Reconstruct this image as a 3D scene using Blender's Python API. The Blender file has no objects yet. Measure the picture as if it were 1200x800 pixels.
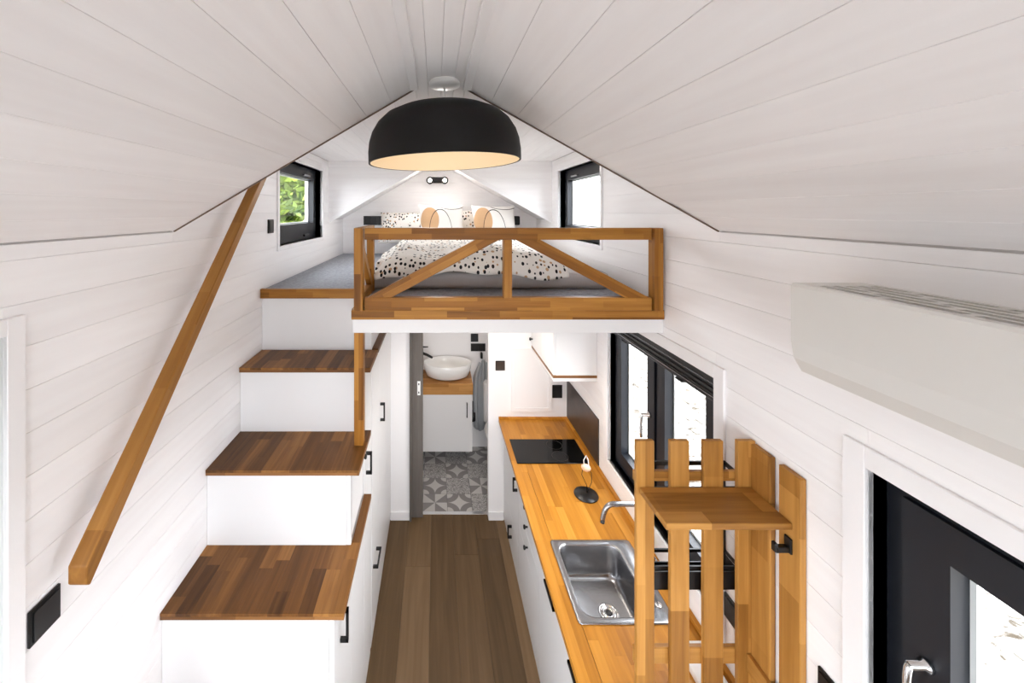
import bpy, bmesh, math, random
from mathutils import Vector, Matrix, noise
R_ = random.Random(7)
S = bpy.context.scene
COL = S.collection

# ------------------------------------------------------------------ camera, world, light, exposure
F, CX, CY, H = 460.0, 511.0, 248.0, 2.74          # focal length / principal point in 1200x800 pixels, eye height
cam = bpy.data.cameras.new('camera')
cam.sensor_width = 36.0; cam.lens = F / 1200 * 36
cam.shift_x = (600 - CX) / 1200; cam.shift_y = -(400 - CY) / 1200
cam.clip_start = 0.02
co = bpy.data.objects.new('camera', cam); COL.objects.link(co)
co.location = (0, 0, H); co.rotation_euler = (math.pi / 2, 0, 0)
S.camera = co

w = bpy.data.worlds.new('sky'); S.world = w; w.use_nodes = True
bg = w.node_tree.nodes['Background']
bg.inputs[0].default_value = (0.95, 0.952, 1.0, 1); bg.inputs[1].default_value = 4.2
try: w.cycles.sampling_method = 'MANUAL'; w.cycles.sample_map_resolution = 128
except Exception: pass
vs = S.view_settings
vs.view_transform = 'Standard'; vs.look = 'None'; vs.gamma = 1; vs.use_curve_mapping = False
vs.exposure = 1.92
S.cycles.use_denoising = True
S.cycles.max_bounces = 14; S.cycles.diffuse_bounces = 10; S.cycles.transparent_max_bounces = 12
S.cycles.caustics_reflective = False; S.cycles.caustics_refractive = False
S.cycles.sample_clamp_indirect = 8

def area(name, loc, rot, sx, sy, power, color=(1, 1, 1), portal=False):
    l = bpy.data.lights.new(name, 'AREA'); l.shape = 'RECTANGLE'; l.size = sx; l.size_y = sy
    l.energy = power; l.color = color
    if portal: l.cycles.is_portal = True
    o = bpy.data.objects.new(name, l); COL.objects.link(o); o.location = loc; o.rotation_euler = rot
    return o
# portals that guide the sky's light through the window openings
PI = math.pi
area('portal_kitchen', (1.36, 2.15, 1.55), (0, PI/2, 0), .98, 1.02, 1, portal=True)
area('portal_right', (1.36, .62, 1.55), (0, PI/2, 0), .98, .88, 1, portal=True)
area('portal_left', (-1.28, .54, 1.3), (0, -PI/2, 0), 2.2, .9, 1, portal=True)
area('portal_dormer_right', (1.36, 3.25, 2.81), (0, PI/2, 0), .62, 1.0, 1, portal=True)
area('portal_dormer_left', (-1.28, 3.2, 2.81), (0, -PI/2, 0), .62, 1.0, 1, portal=True)
area('portal_rear', (.04, -1.98, 1.785), (PI/2, 0, 0), 1.68, 1.67, 1, portal=True)

# ------------------------------------------------------------------ materials
def new_mat(name):
    m = bpy.data.materials.new(name); m.use_nodes = True
    return m, m.node_tree.nodes, m.node_tree.links, m.node_tree.nodes['Principled BSDF']
def plain(name, col, rough=.5, metal=0, spec=.5, bump=0, bscale=200, var=0, vscale=6):
    m, n, l, b = new_mat(name)
    b.inputs['Base Color'].default_value = (*col, 1); b.inputs['Roughness'].default_value = rough
    b.inputs['Metallic'].default_value = metal; b.inputs['Specular IOR Level'].default_value = spec
    tc = n.new('ShaderNodeTexCoord')
    if var:
        t = n.new('ShaderNodeTexNoise'); t.inputs['Scale'].default_value = vscale; t.inputs['Detail'].default_value = 4
        l.new(tc.outputs['Object'], t.inputs['Vector'])
        r = n.new('ShaderNodeValToRGB')
        r.color_ramp.elements[0].position = .3; r.color_ramp.elements[1].position = .7
        r.color_ramp.elements[0].color = (*[c * (1 - var) for c in col], 1)
        r.color_ramp.elements[1].color = (*[min(1, c * (1 + var * .5)) for c in col], 1)
        l.new(t.outputs['Fac'], r.inputs['Fac']); l.new(r.outputs['Color'], b.inputs['Base Color'])
    if bump:
        t = n.new('ShaderNodeTexNoise'); t.inputs['Scale'].default_value = bscale; t.inputs['Detail'].default_value = 3
        l.new(tc.outputs['Object'], t.inputs['Vector'])
        bp = n.new('ShaderNodeBump'); bp.inputs['Strength'].default_value = bump; bp.inputs['Distance'].default_value = .004
        l.new(t.outputs['Fac'], bp.inputs['Height']); l.new(bp.outputs['Normal'], b.inputs['Normal'])
    return m
def white_board(name, col, axis):
    """white glazed pine boarding: faint grain along the board, each board a touch different"""
    m, n, l, b = new_mat(name)
    tc = n.new('ShaderNodeTexCoord'); oi = n.new('ShaderNodeObjectInfo')
    add = n.new('ShaderNodeVectorMath'); add.operation = 'ADD'
    mul = n.new('ShaderNodeMath'); mul.operation = 'MULTIPLY'; mul.inputs[1].default_value = 37
    l.new(oi.outputs['Random'], mul.inputs[0]); l.new(tc.outputs['Object'], add.inputs[0]); l.new(mul.outputs[0], add.inputs[1])
    mp = n.new('ShaderNodeMapping'); sc = [9, 9, 9]; sc['xyz'.index(axis)] = .7
    mp.inputs['Scale'].default_value = sc; l.new(add.outputs[0], mp.inputs['Vector'])
    t = n.new('ShaderNodeTexNoise'); t.inputs['Scale'].default_value = 3; t.inputs['Detail'].default_value = 5
    l.new(mp.outputs[0], t.inputs['Vector'])
    r = n.new('ShaderNodeValToRGB')
    r.color_ramp.elements[0].position = .3; r.color_ramp.elements[1].position = .72
    r.color_ramp.elements[0].color = (col[0] * .955, col[1] * .945, col[2] * .945, 1)
    r.color_ramp.elements[1].color = (*col, 1)
    l.new(t.outputs['Fac'], r.inputs['Fac'])
    hv = n.new('ShaderNodeHueSaturation')
    mr = n.new('ShaderNodeMapRange'); mr.inputs['To Min'].default_value = .97; mr.inputs['To Max'].default_value = 1.02
    l.new(oi.outputs['Random'], mr.inputs['Value']); l.new(mr.outputs[0], hv.inputs['Value'])
    l.new(r.outputs['Color'], hv.inputs['Color']); l.new(hv.outputs['Color'], b.inputs['Base Color'])
    b.inputs['Roughness'].default_value = .5; b.inputs['Specular IOR Level'].default_value = .3
    return m
def wood(name, cols, axis='x', stave=None, rough=.4, grain=1.0, rand=True, spec=.22, gscale=1.0):
    """cols: dark, mid, light; per-object tone from Object Info, grain along axis; stave=(length,width) adds finger-jointed blocks"""
    m, n, l, b = new_mat(name)
    tc = n.new('ShaderNodeTexCoord'); oi = n.new('ShaderNodeObjectInfo')
    mul = n.new('ShaderNodeMath'); mul.operation = 'MULTIPLY'; mul.inputs[1].default_value = 53
    l.new(oi.outputs['Random'], mul.inputs[0])
    add = n.new('ShaderNodeVectorMath'); add.operation = 'ADD'
    l.new(tc.outputs['Object'], add.inputs[0]); l.new(mul.outputs[0], add.inputs[1])
    mp = n.new('ShaderNodeMapping'); sc = [30 * gscale] * 3; sc['xyz'.index(axis)] = 1.6 * gscale
    mp.inputs['Scale'].default_value = sc; l.new(add.outputs[0], mp.inputs['Vector'])
    t = n.new('ShaderNodeTexNoise'); t.inputs['Scale'].default_value = 1.5; t.inputs['Detail'].default_value = 6
    t.inputs['Distortion'].default_value = .6
    l.new(mp.outputs[0], t.inputs['Vector'])
    # tone value: object random (+ stave block random)
    if stave:
        sep = n.new('ShaderNodeSeparateXYZ'); l.new(add.outputs[0], sep.inputs[0])
        ax = 'XYZ'[['x', 'y', 'z'].index(axis)]; oth = [a for a in 'XYZ' if a != ax]
        sm = n.new('ShaderNodeMath'); sm.operation = 'ADD'
        l.new(sep.outputs[oth[0]], sm.inputs[0]); l.new(sep.outputs[oth[1]], sm.inputs[1])
        row = n.new('ShaderNodeMath'); row.operation = 'DIVIDE'; row.inputs[1].default_value = stave[1]
        l.new(sm.outputs[0], row.inputs[0])
        rf = n.new('ShaderNodeMath'); rf.operation = 'FLOOR'; l.new(row.outputs[0], rf.inputs[0])
        of = n.new('ShaderNodeMath'); of.operation = 'MULTIPLY'; of.inputs[1].default_value = .377
        l.new(rf.outputs[0], of.inputs[0])
        dv = n.new('ShaderNodeMath'); dv.operation = 'DIVIDE'; dv.inputs[1].default_value = stave[0]
        l.new(sep.outputs[ax], dv.inputs[0])
        ad = n.new('ShaderNodeMath'); ad.operation = 'ADD'; l.new(dv.outputs[0], ad.inputs[0]); l.new(of.outputs[0], ad.inputs[1])
        cf = n.new('ShaderNodeMath'); cf.operation = 'FLOOR'; l.new(ad.outputs[0], cf.inputs[0])
        cb = n.new('ShaderNodeCombineXYZ'); l.new(rf.outputs[0], cb.inputs[0]); l.new(cf.outputs[0], cb.inputs[1])
        wn = n.new('ShaderNodeTexWhiteNoise'); l.new(cb.outputs[0], wn.inputs['Vector'])
        tone = wn.outputs['Value']
    else:
        tone = oi.outputs['Random']
    mx = n.new('ShaderNodeMath'); mx.operation = 'MULTIPLY_ADD'; mx.inputs[1].default_value = .75 * grain; 
    l.new(t.outputs['Fac'], mx.inputs[0])
    tn = n.new('ShaderNodeMath'); tn.operation = 'MULTIPLY_ADD'; tn.inputs[1].default_value = .62 if rand else .1; tn.inputs[2].default_value = -.18 * grain - (0 if rand else -.26)
    l.new(tone, tn.inputs[0]); l.new(tn.outputs[0], mx.inputs[2])
    r = n.new('ShaderNodeValToRGB'); e = r.color_ramp.elements
    e[0].position = .08; e[0].color = (*cols[0], 1); e[1].position = .95; e[1].color = (*cols[2], 1)
    k = e.new(.5); k.color = (*cols[1], 1)
    l.new(mx.outputs[0], r.inputs['Fac']); l.new(r.outputs['Color'], b.inputs['Base Color'])
    b.inputs['Roughness'].default_value = rough; b.inputs['Specular IOR Level'].default_value = spec
    bp = n.new('ShaderNodeBump'); bp.inputs['Strength'].default_value = .12; bp.inputs['Distance'].default_value = .002
    l.new(t.outputs['Fac'], bp.inputs['Height']); l.new(bp.outputs['Normal'], b.inputs['Normal'])
    return m
M = {}
WH = (.93, .921, .923)
for a in 'xyz': M['board_' + a] = white_board('white_board_' + a, WH, a)
M['ceil_board'] = white_board('white_ceiling_board', (.93, .918, .919), 'y')
M['paint'] = plain('white_paint', (.87, .86, .865), .45, spec=.4)
M['back'] = plain('white_backing', (.7, .68, .67), .8)
M['lacquer'] = plain('white_lacquer', (.76, .757, .76), .35, spec=.45)
M['plastic_white'] = plain('white_plastic', (.86, .86, .85), .35)
M['black_metal'] = plain('black_metal', (.004, .004, .005), .4)
M['black_plastic'] = plain('black_plastic', (.003, .003, .0035), .35)
M['frame'] = plain('anthracite_frame', (.007, .0085, .013), .42, spec=.4)
M['lamp_black'] = plain('lamp_black', (.0035, .0035, .004), .55, spec=.3)
M['cream'] = plain('cream_lamp_inner', (.92, .80, .60), .6)
M['steel'] = plain('brushed_steel', (.36, .36, .37), .26, metal=1, bump=.08, bscale=90)
M['chrome'] = plain('chrome', (.75, .75, .76), .12, metal=1)
M['hob'] = plain('hob_glass', (.002, .002, .002), .08, spec=.25)
M['splash'] = plain('splash_brown', (.045, .032, .025), .35, var=.35, vscale=14)
M['carpet'] = plain('grey_carpet', (.36, .375, .41), .95, spec=.1, bump=.8, bscale=320, var=.25, vscale=60)
M['sheet'] = plain('grey_sheet', (.50, .47, .46), .85, spec=.1, bump=.25, bscale=60)
M['towel'] = plain('grey_towel', (.42, .44, .46), .95, spec=.1, bump=.6, bscale=260)
M['void'] = plain('dark_void', (.006, .006, .006), 1, spec=0)
M['ac_white'] = plain('ac_white', (.72, .71, .68), .4)
M['ceramic'] = plain('white_ceramic', (.88, .88, .87), .12)
M['greywood'] = wood('grey_oak_door', ((.085, .074, .066), (.13, .115, .103), (.19, .17, .155)), 'z', rough=.5, rand=False)
OAK = ((.06, .023, .006), (.165, .068, .017), (.36, .165, .045))
M['stave_y'] = wood('tread_stave_y', OAK, 'y', rough=.42)
M['oak_edge'] = wood('oak_edge', ((.12, .05, .016), (.2, .09, .03), (.3, .14, .048)), 'x', rough=.45, stave=(.31, .05))
RAIL = ((.14, .05, .008), (.30, .122, .018), (.47, .22, .042))
M['oak_beam'] = wood('oak_beam', RAIL, 'x', rough=.42, stave=(.27, .032))
M['handrail'] = wood('oak_handrail', ((.18, .07, .013), (.30, .133, .028), (.40, .19, .048)), 'y', rough=.42, stave=(.4, .06))
TOP = ((.33, .125, .012), (.49, .205, .024), (.64, .30, .05))
M['stave_top'] = wood('worktop_stave', TOP, 'y', rough=.33)
M['top_edge'] = wood('worktop_edge', TOP, 'y', rough=.4, stave=(.4, .06))
M['plank_slat'] = wood('slat_wood', ((.19, .075, .013), (.37, .17, .037), (.54, .27, .07)), 'x', rough=.42, stave=(.33, .09))
M['floor'] = wood('floor_oak', ((.065, .038, .017), (.125, .076, .037), (.20, .128, .068)), 'y', rough=.45, gscale=.55)
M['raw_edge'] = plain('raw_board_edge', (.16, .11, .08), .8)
M['grout'] = plain('dark_grout', (.16, .16, .16), .9)
M['wood_bath'] = wood('vanity_slab', ((.28, .12, .03), (.42, .2, .06), (.58, .3, .1)), 'x', rough=.4, stave=(.3, .045))
M['peach'] = plain('peach_ceramic', (.80, .55, .38), .5)
def groundmat():
    m, n, l, b = new_mat('pale_stony_ground')
    tc = n.new('ShaderNodeTexCoord'); mp = n.new('ShaderNodeMapping'); mp.inputs['Scale'].default_value = (1, 2.2, 1); mp.inputs['Rotation'].default_value = (0, 0, .5)
    l.new(tc.outputs['Object'], mp.inputs['Vector'])
    t = n.new('ShaderNodeTexNoise'); t.inputs['Scale'].default_value = 3.2; t.inputs['Detail'].default_value = 8; t.inputs['Roughness'].default_value = .7; t.inputs['Distortion'].default_value = 1.2
    l.new(mp.outputs[0], t.inputs['Vector'])
    r = n.new('ShaderNodeValToRGB'); e = r.color_ramp.elements
    e[0].position = .40; e[0].color = (.04, .031, .021, 1); e[1].position = .53; e[1].color = (.32, .305, .285, 1)
    l.new(t.outputs['Fac'], r.inputs['Fac']); l.new(r.outputs['Color'], b.inputs['Base Color'])
    b.inputs['Roughness'].default_value = .95; b.inputs['Specular IOR Level'].default_value = .1
    bp = n.new('ShaderNodeBump'); bp.inputs['Strength'].default_value = .8; bp.inputs['Distance'].default_value = .05
    l.new(t.outputs['Fac'], bp.inputs['Height']); l.new(bp.outputs['Normal'], b.inputs['Normal'])
    return m
M['ground'] = groundmat()
M['stone'] = plain('pale_stone', (.14, .125, .105), .9, var=.3, vscale=9)
M['grass'] = plain('grass_ground', (.13, .22, .05), .95, spec=.1, var=.4, vscale=3)
M['bark'] = plain('bark', (.09, .06, .04), .9, bump=.6, bscale=20)

def leafmat():
    m, n, l, b = new_mat('leaf')
    g = n.new('ShaderNodeNewGeometry')
    r = n.new('ShaderNodeValToRGB')
    r.color_ramp.elements[0].color = (.035, .085, .008, 1); r.color_ramp.elements[1].color = (.30, .40, .06, 1)
    l.new(g.outputs['Random Per Island'], r.inputs['Fac']); l.new(r.outputs['Color'], b.inputs['Base Color'])
    b.inputs['Roughness'].default_value = .6
    t = n.new('ShaderNodeBsdfTranslucent'); l.new(r.outputs['Color'], t.inputs['Color'])
    mx = n.new('ShaderNodeMixShader'); mx.inputs[0].default_value = .4
    l.new(b.outputs[0], mx.inputs[1]); l.new(t.outputs[0], mx.inputs[2])
    l.new(mx.outputs[0], n['Material Output'].inputs['Surface'])
    return m
M['leaf'] = leafmat()
def glassmat():
    m, n, l, b = new_mat('window_glass'); n.remove(b)
    t = n.new('ShaderNodeBsdfTransparent'); t.inputs[0].default_value = (.95, .97, .97, 1)
    g = n.new('ShaderNodeBsdfGlossy'); g.inputs['Roughness'].default_value = .01
    lw = n.new('ShaderNodeLayerWeight'); lw.inputs[0].default_value = .5
    p = n.new('ShaderNodeMath'); p.operation = 'POWER'; p.inputs[1].default_value = 4; l.new(lw.outputs['Facing'], p.inputs[0])
    fr = n.new('ShaderNodeMath'); fr.operation = 'MULTIPLY_ADD'; fr.inputs[1].default_value = .5; fr.inputs[2].default_value = .03; l.new(p.outputs[0], fr.inputs[0])
    mx = n.new('ShaderNodeMixShader'); l.new(fr.outputs[0], mx.inputs[0])
    l.new(t.outputs[0], mx.inputs[1]); l.new(g.outputs[0], mx.inputs[2])
    l.new(mx.outputs[0], n['Material Output'].inputs['Surface'])
    return m
M['glass'] = glassmat()
def emit(name, col, s):
    m, n, l, b = new_mat(name)
    b.inputs['Base Color'].default_value = (*col, 1)
    b.inputs['Emission Color'].default_value = (*col, 1); b.inputs['Emission Strength'].default_value = s
    return m
M['bulb'] = emit('warm_bulb', (1, .82, .58), .8)
M['lens'] = emit('spot_lens', (1, .92, .8), 2)
M['led'] = emit('led_disc', (1, .9, .78), 8)
def spotted():
    """white bedding printed with small black and tan marks"""
    m, n, l, b = new_mat('spotted_bedding')
    tc = n.new('ShaderNodeTexCoord')
    def marks(scale, thr, stretch, off):
        mp = n.new('ShaderNodeMapping'); mp.inputs['Scale'].default_value = stretch; mp.inputs['Location'].default_value = off
        l.new(tc.outputs['Object'], mp.inputs['Vector'])
        v = n.new('ShaderNodeTexVoronoi'); v.inputs['Scale'].default_value = scale; v.inputs['Randomness'].default_value = .65
        l.new(mp.outputs[0], v.inputs['Vector'])
        c = n.new('ShaderNodeMath'); c.operation = 'LESS_THAN'; c.inputs[1].default_value = thr
        l.new(v.outputs['Distance'], c.inputs[0]); return c.outputs[0]
    a = marks(33, .30, (1, .8, .7), (0, 0, 0)); c2 = marks(26, .22, (.8, 1, .7), (3.3, 1.2, .4))
    m1 = n.new('ShaderNodeMix'); m1.data_type = 'RGBA'
    m1.inputs[6].default_value = (.84, .81, .76, 1); m1.inputs[7].default_value = (.52, .34, .2, 1)
    l.new(c2, m1.inputs[0])
    m2 = n.new('ShaderNodeMix'); m2.data_type = 'RGBA'; l.new(m1.outputs[2], m2.inputs[6]); m2.inputs[7].default_value = (.02, .02, .022, 1)
    l.new(a, m2.inputs[0]); l.new(m2.outputs[2], b.inputs['Base Color'])
    b.inputs['Roughness'].default_value = .9; b.inputs['Specular IOR Level'].default_value = .1
    return m
M['spotted'] = spotted()
def artpillow():
    """white pillow with a tan rounded shape crossed by thin black lines (local x across, z up)"""
    m, n, l, b = new_mat('art_pillow')
    tc = n.new('ShaderNodeTexCoord'); sp = n.new('ShaderNodeSeparateXYZ'); l.new(tc.outputs['Object'], sp.inputs[0])
    def ell(cx, cz, rx, rz):
        d = n.new('ShaderNodeVectorMath'); d.operation = 'SUBTRACT'; d.inputs[1].default_value = (cx, 0, cz)
        l.new(tc.outputs['Object'], d.inputs[0])
        s = n.new('ShaderNodeVectorMath'); s.operation = 'MULTIPLY'; s.inputs[1].default_value = (1 / rx, 0, 1 / rz)
        l.new(d.outputs[0], s.inputs[0])
        g = n.new('ShaderNodeVectorMath'); g.operation = 'LENGTH'; l.new(s.outputs[0], g.inputs[0]); return g.outputs['Value']
    def lt(v, t):
        c = n.new('ShaderNodeMath'); c.operation = 'LESS_THAN'; c.inputs[1].default_value = t; l.new(v, c.inputs[0]); return c.outputs[0]
    def band(v, a, t):
        c = n.new('ShaderNodeMath'); c.operation = 'COMPARE'; c.inputs[1].default_value = a; c.inputs[2].default_value = t; l.new(v, c.inputs[0]); return c.outputs[0]
    blob = lt(ell(-.13, .04, .095, .15), 1)
    lin = n.new('ShaderNodeMath'); lin.operation = 'MAXIMUM'
    l.new(band(ell(-.02, -.1, .12, .26), 1, .022), lin.inputs[0]); l.new(band(ell(.1, .34, .22, .18), 1, .02), lin.inputs[1])
    m1 = n.new('ShaderNodeMix'); m1.data_type = 'RGBA'
    m1.inputs[6].default_value = (.86, .84, .80, 1); m1.inputs[7].default_value = (.66, .42, .24, 1); l.new(blob, m1.inputs[0])
    m2 = n.new('ShaderNodeMix'); m2.data_type = 'RGBA'; l.new(m1.outputs[2], m2.inputs[6]); m2.inputs[7].default_value = (.04, .035, .03, 1)
    l.new(lin.outputs[0], m2.inputs[0]); l.new(m2.outputs[2], b.inputs['Base Color'])
    b.inputs['Roughness'].default_value = .9; b.inputs['Specular IOR Level'].default_value = .1
    return m
M['art'] = artpillow()
def tilemat(kind):
    m, n, l, b = new_mat('patterned_tile_' + kind)
    tc = n.new('ShaderNodeTexCoord')
    def mth(op, a, c=None):
        x = n.new('ShaderNodeMath'); x.operation = op
        for i, v in enumerate((a, c)):
            if v is None: continue
            if isinstance(v, (int, float)): x.inputs[i].default_value = v
            else: l.new(v, x.inputs[i])
        return x.outputs[0]
    sp = n.new('ShaderNodeSeparateXYZ'); l.new(tc.outputs['Object'], sp.inputs[0])
    u = mth('ABSOLUTE', mth('DIVIDE', sp.outputs['X'], .228)); v = mth('ABSOLUTE', mth('DIVIDE', sp.outputs['Y'], .228))
    if kind == 'star':
        du = mth('SUBTRACT', .5, u); dv = mth('SUBTRACT', .5, v)
        d = mth('SQRT', mth('ADD', mth('MULTIPLY', du, du), mth('MULTIPLY', dv, dv)))
        fac = mth('MULTIPLY', mth('LESS_THAN', d, .5), mth('GREATER_THAN', d, .25))
    elif kind == 'wheel':
        s = mth('MULTIPLY', mth('MULTIPLY', sp.outputs['X'], sp.outputs['Y']), mth('SUBTRACT', u, v))
        fac = mth('GREATER_THAN', s, 0)
    else:
        vo = n.new('ShaderNodeTexVoronoi'); vo.feature = 'DISTANCE_TO_EDGE'; vo.inputs['Scale'].default_value = 62
        l.new(tc.outputs['Object'], vo.inputs['Vector'])
        fac = mth('LESS_THAN', vo.outputs['Distance'], .13)
    mx = n.new('ShaderNodeMix'); mx.data_type = 'RGBA'; l.new(fac, mx.inputs[0])
    mx.inputs[6].default_value = (.50, .49, .48, 1); mx.inputs[7].default_value = (.21, .20, .20, 1)
    l.new(mx.outputs[2], b.inputs['Base Color']); b.inputs['Roughness'].default_value = .4
    return m
for k in ('star', 'mosaic', 'wheel'): M['tile_' + k] = tilemat(k)

# ------------------------------------------------------------------ helpers
WP = {}                                            # world position of objects used as parents
def link(name, data, parent, loc, rot=None):
    o = bpy.data.objects.new(name, data); COL.objects.link(o)
    p = Vector(loc)
    if parent is not None:
        o.parent = parent; o.location = p - WP[parent.name]
    else: o.location = p
    if rot is not None: o.rotation_euler = rot
    WP[o.name] = p
    return o
def tag(o, label, cat, group=None):
    o['label'] = label; o['category'] = cat
    if group: o['group'] = group
    return o
def thing(name, label, cat, loc, group=None):
    return tag(link(name, None, None, loc), label, cat, group)
def struct(o, label=None):
    o['kind'] = 'structure'
    if label: o['label'] = label
    return o
def sempty(name, loc, label): return struct(link(name, None, None, loc), label)
CACHE = {}
def boxmesh(dx, dy, dz, bev, mat, seg=1):
    key = (round(dx, 4), round(dy, 4), round(dz, 4), bev, mat.name, seg)
    if key in CACHE: return CACHE[key]
    bm = bmesh.new(); bmesh.ops.create_cube(bm, size=1)
    bmesh.ops.scale(bm, vec=(dx, dy, dz), verts=bm.verts)
    if bev: bmesh.ops.bevel(bm, geom=bm.edges[:], offset=min(bev, min(dx, dy, dz) * .45), segments=seg, affect='EDGES', profile=.5)
    me = bpy.data.meshes.new('block'); bm.to_mesh(me); bm.free(); me.materials.append(mat)
    if seg > 1:
        for p in me.polygons: p.use_smooth = True
    CACHE[key] = me
    return me
def box(name, x0, x1, y0, y1, z0, z1, mat, parent=None, bev=0, seg=1):
    if x1 < x0: x0, x1 = x1, x0
    return link(name, boxmesh(x1 - x0, y1 - y0, z1 - z0, bev, M[mat], seg), parent, ((x0 + x1) / 2, (y0 + y1) / 2, (z0 + z1) / 2))
def meshobj(name, verts, faces, mat, parent=None, smooth=False, loc=None, rot=None):
    """verts in world coordinates unless loc is given (then local)"""
    if loc is None:
        n = len(verts); c = Vector((sum(v[0] for v in verts) / n, sum(v[1] for v in verts) / n, sum(v[2] for v in verts) / n))
        vv = [tuple(Vector(v) - c) for v in verts]
    else: c = Vector(loc); vv = verts
    me = bpy.data.meshes.new(name); me.from_pydata(vv, [], faces); me.materials.append(M[mat])
    bm = bmesh.new(); bm.from_mesh(me); bmesh.ops.recalc_face_normals(bm, faces=bm.faces); bm.to_mesh(me); bm.free()
    if smooth:
        for p in me.polygons: p.use_smooth = True
    return link(name, me, parent, c, rot)
def boxes_geo(lst):
    V, Fc = [], []
    for (x0, x1, y0, y1, z0, z1) in lst:
        i = len(V)
        V += [(x0, y0, z0), (x1, y0, z0), (x1, y1, z0), (x0, y1, z0), (x0, y0, z1), (x1, y0, z1), (x1, y1, z1), (x0, y1, z1)]
        Fc += [(i, i+3, i+2, i+1), (i+4, i+5, i+6, i+7), (i, i+1, i+5, i+4), (i+1, i+2, i+6, i+5), (i+2, i+3, i+7, i+6), (i+3, i, i+4, i+7)]
    return V, Fc
def boxes(name, lst, mat, parent=None):
    V, Fc = boxes_geo(lst); return meshobj(name, V, Fc, mat, parent)
def prism(name, poly, axis, a0, a1, mat, parent=None, smooth=False):
    """poly: list of 2-D points in the two other axes (in xyz order), extruded along axis"""
    def mk(p, a):
        return {'x': (a, p[0], p[1]), 'y': (p[0], a, p[1]), 'z': (p[0], p[1], a)}[axis]
    n = len(poly); V = [mk(p, a0) for p in poly] + [mk(p, a1) for p in poly]
    Fc = [tuple(range(n)), tuple(range(2*n-1, n-1, -1))] + [(i, (i+1) % n, n + (i+1) % n, n + i) for i in range(n)]
    return meshobj(name, V, Fc, mat, parent, smooth)
def beam(name, p0, p1, wd, ht, mat, parent=None, bev=.002, up=(0, 0, 1)):
    """bar from p0 to p1, local x along it; wd across (local y), ht along local z"""
    a, b = Vector(p0), Vector(p1); d = b - a; L = d.length; x = d.normalized()
    u = Vector(up)
    if abs(x.dot(u)) > .98: u = Vector((0, 1, 0))
    y = u.cross(x).normalized(); z = x.cross(y)
    rot = Matrix((x, y, z)).transposed().to_euler()
    return link(name, boxmesh(L, wd, ht, bev, M[mat]), parent, (a + b) / 2, rot)
def lathe(name, prof, n, mat, parent=None, loc=(0, 0, 0), smooth=True, sx=1, sy=1, rot=None, caps=True):
    V, Fc = [], []
    for r, z in prof:
        for k in range(n):
            a = 2 * PI * k / n; V.append((r * math.cos(a) * sx, r * math.sin(a) * sy, z))
    for j in range(len(prof) - 1):
        for k in range(n):
            Fc.append((j*n + k, j*n + (k+1) % n, (j+1)*n + (k+1) % n, (j+1)*n + k))
    if caps and prof[0][0] > 1e-6: Fc.append(tuple(range(n-1, -1, -1)))
    if caps and prof[-1][0] > 1e-6: Fc.append(tuple((len(prof)-1)*n + k for k in range(n)))
    return meshobj(name, V, Fc, mat, parent, smooth, loc=loc, rot=rot)
def tube(name, pts, r, mat, parent=None, n=10, smooth=True, cap=True):
    P = [Vector(p) for p in pts]; V, Fc = [], []
    nrm = None
    for i, p in enumerate(P):
        t = (P[min(i+1, len(P)-1)] - P[max(i-1, 0)]).normalized()
        if nrm is None:
            nrm = t.orthogonal().normalized()
        else:
            nrm = (nrm - t * nrm.dot(t)).normalized()
        bn = t.cross(nrm)
        rr = r[i] if isinstance(r, (list, tuple)) else r
        for k in range(n):
            a = 2 * PI * k / n; V.append(tuple(p + nrm * (rr * math.cos(a)) + bn * (rr * math.sin(a))))
    for i in range(len(P) - 1):
        for k in range(n): Fc.append((i*n + k, i*n + (k+1) % n, (i+1)*n + (k+1) % n, (i+1)*n + k))
    if cap: Fc += [tuple(range(n-1, -1, -1)), tuple((len(P)-1)*n + k for k in range(n))]
    return meshobj(name, V, Fc, mat, parent, smooth)
def arc(p0, p1, p2, n=10):
    a, b, c = map(Vector, (p0, p1, p2))
    return [a * (1-t)**2 + b * 2*t*(1-t) + c * t*t for t in [i / n for i in range(n+1)]]

def board_rows(z0, z1, pitch, ref):
    """row limits of boards of the given pitch with a joint at ref, clipped to z0..z1"""
    k = math.floor((z0 - ref) / pitch); out = []
    while ref + k * pitch < z1 - 1e-6:
        a, b = max(z0, ref + k * pitch), min(z1, ref + (k + 1) * pitch)
        if b - a > .004: out.append((a, b))
        k += 1
    return out
GAP = .0004
def rect_cut(y0, y1, z0, z1, holes):
    """pieces of one board (y0..y1, z0..z1) left around the holes"""
    pieces = [(y0, y1, z0, z1)]
    for (a, b, c, d) in holes:
        nxt = []
        for (p, q, r, s) in pieces:
            if b <= p or a >= q or d <= r or c >= s: nxt.append((p, q, r, s)); continue
            if p < a: nxt.append((p, a, r, s))
            if b < q: nxt.append((b, q, r, s))
            pp, qq = max(p, a), min(q, b)
            if r < c: nxt.append((pp, qq, r, c))
            if d < s: nxt.append((pp, qq, d, s))
        pieces = nxt
    return [p for p in pieces if p[1] - p[0] > .004 and p[3] - p[2] > .004]
def grid_boxes(y0, y1, z0, z1, holes):
    ys = sorted({y0, y1, *[h[i] for h in holes for i in (0, 1) if y0 < h[i] < y1]})
    zs = sorted({z0, z1, *[h[i] for h in holes for i in (2, 3) if z0 < h[i] < z1]})
    out = []
    for a, b in zip(ys, ys[1:]):
        for c, d in zip(zs, zs[1:]):
            m, k = (a + b) / 2, (c + d) / 2
            if not any(h[0] < m < h[1] and h[2] < k < h[3] for h in holes): out.append((a, b, c, d))
    return out

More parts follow.
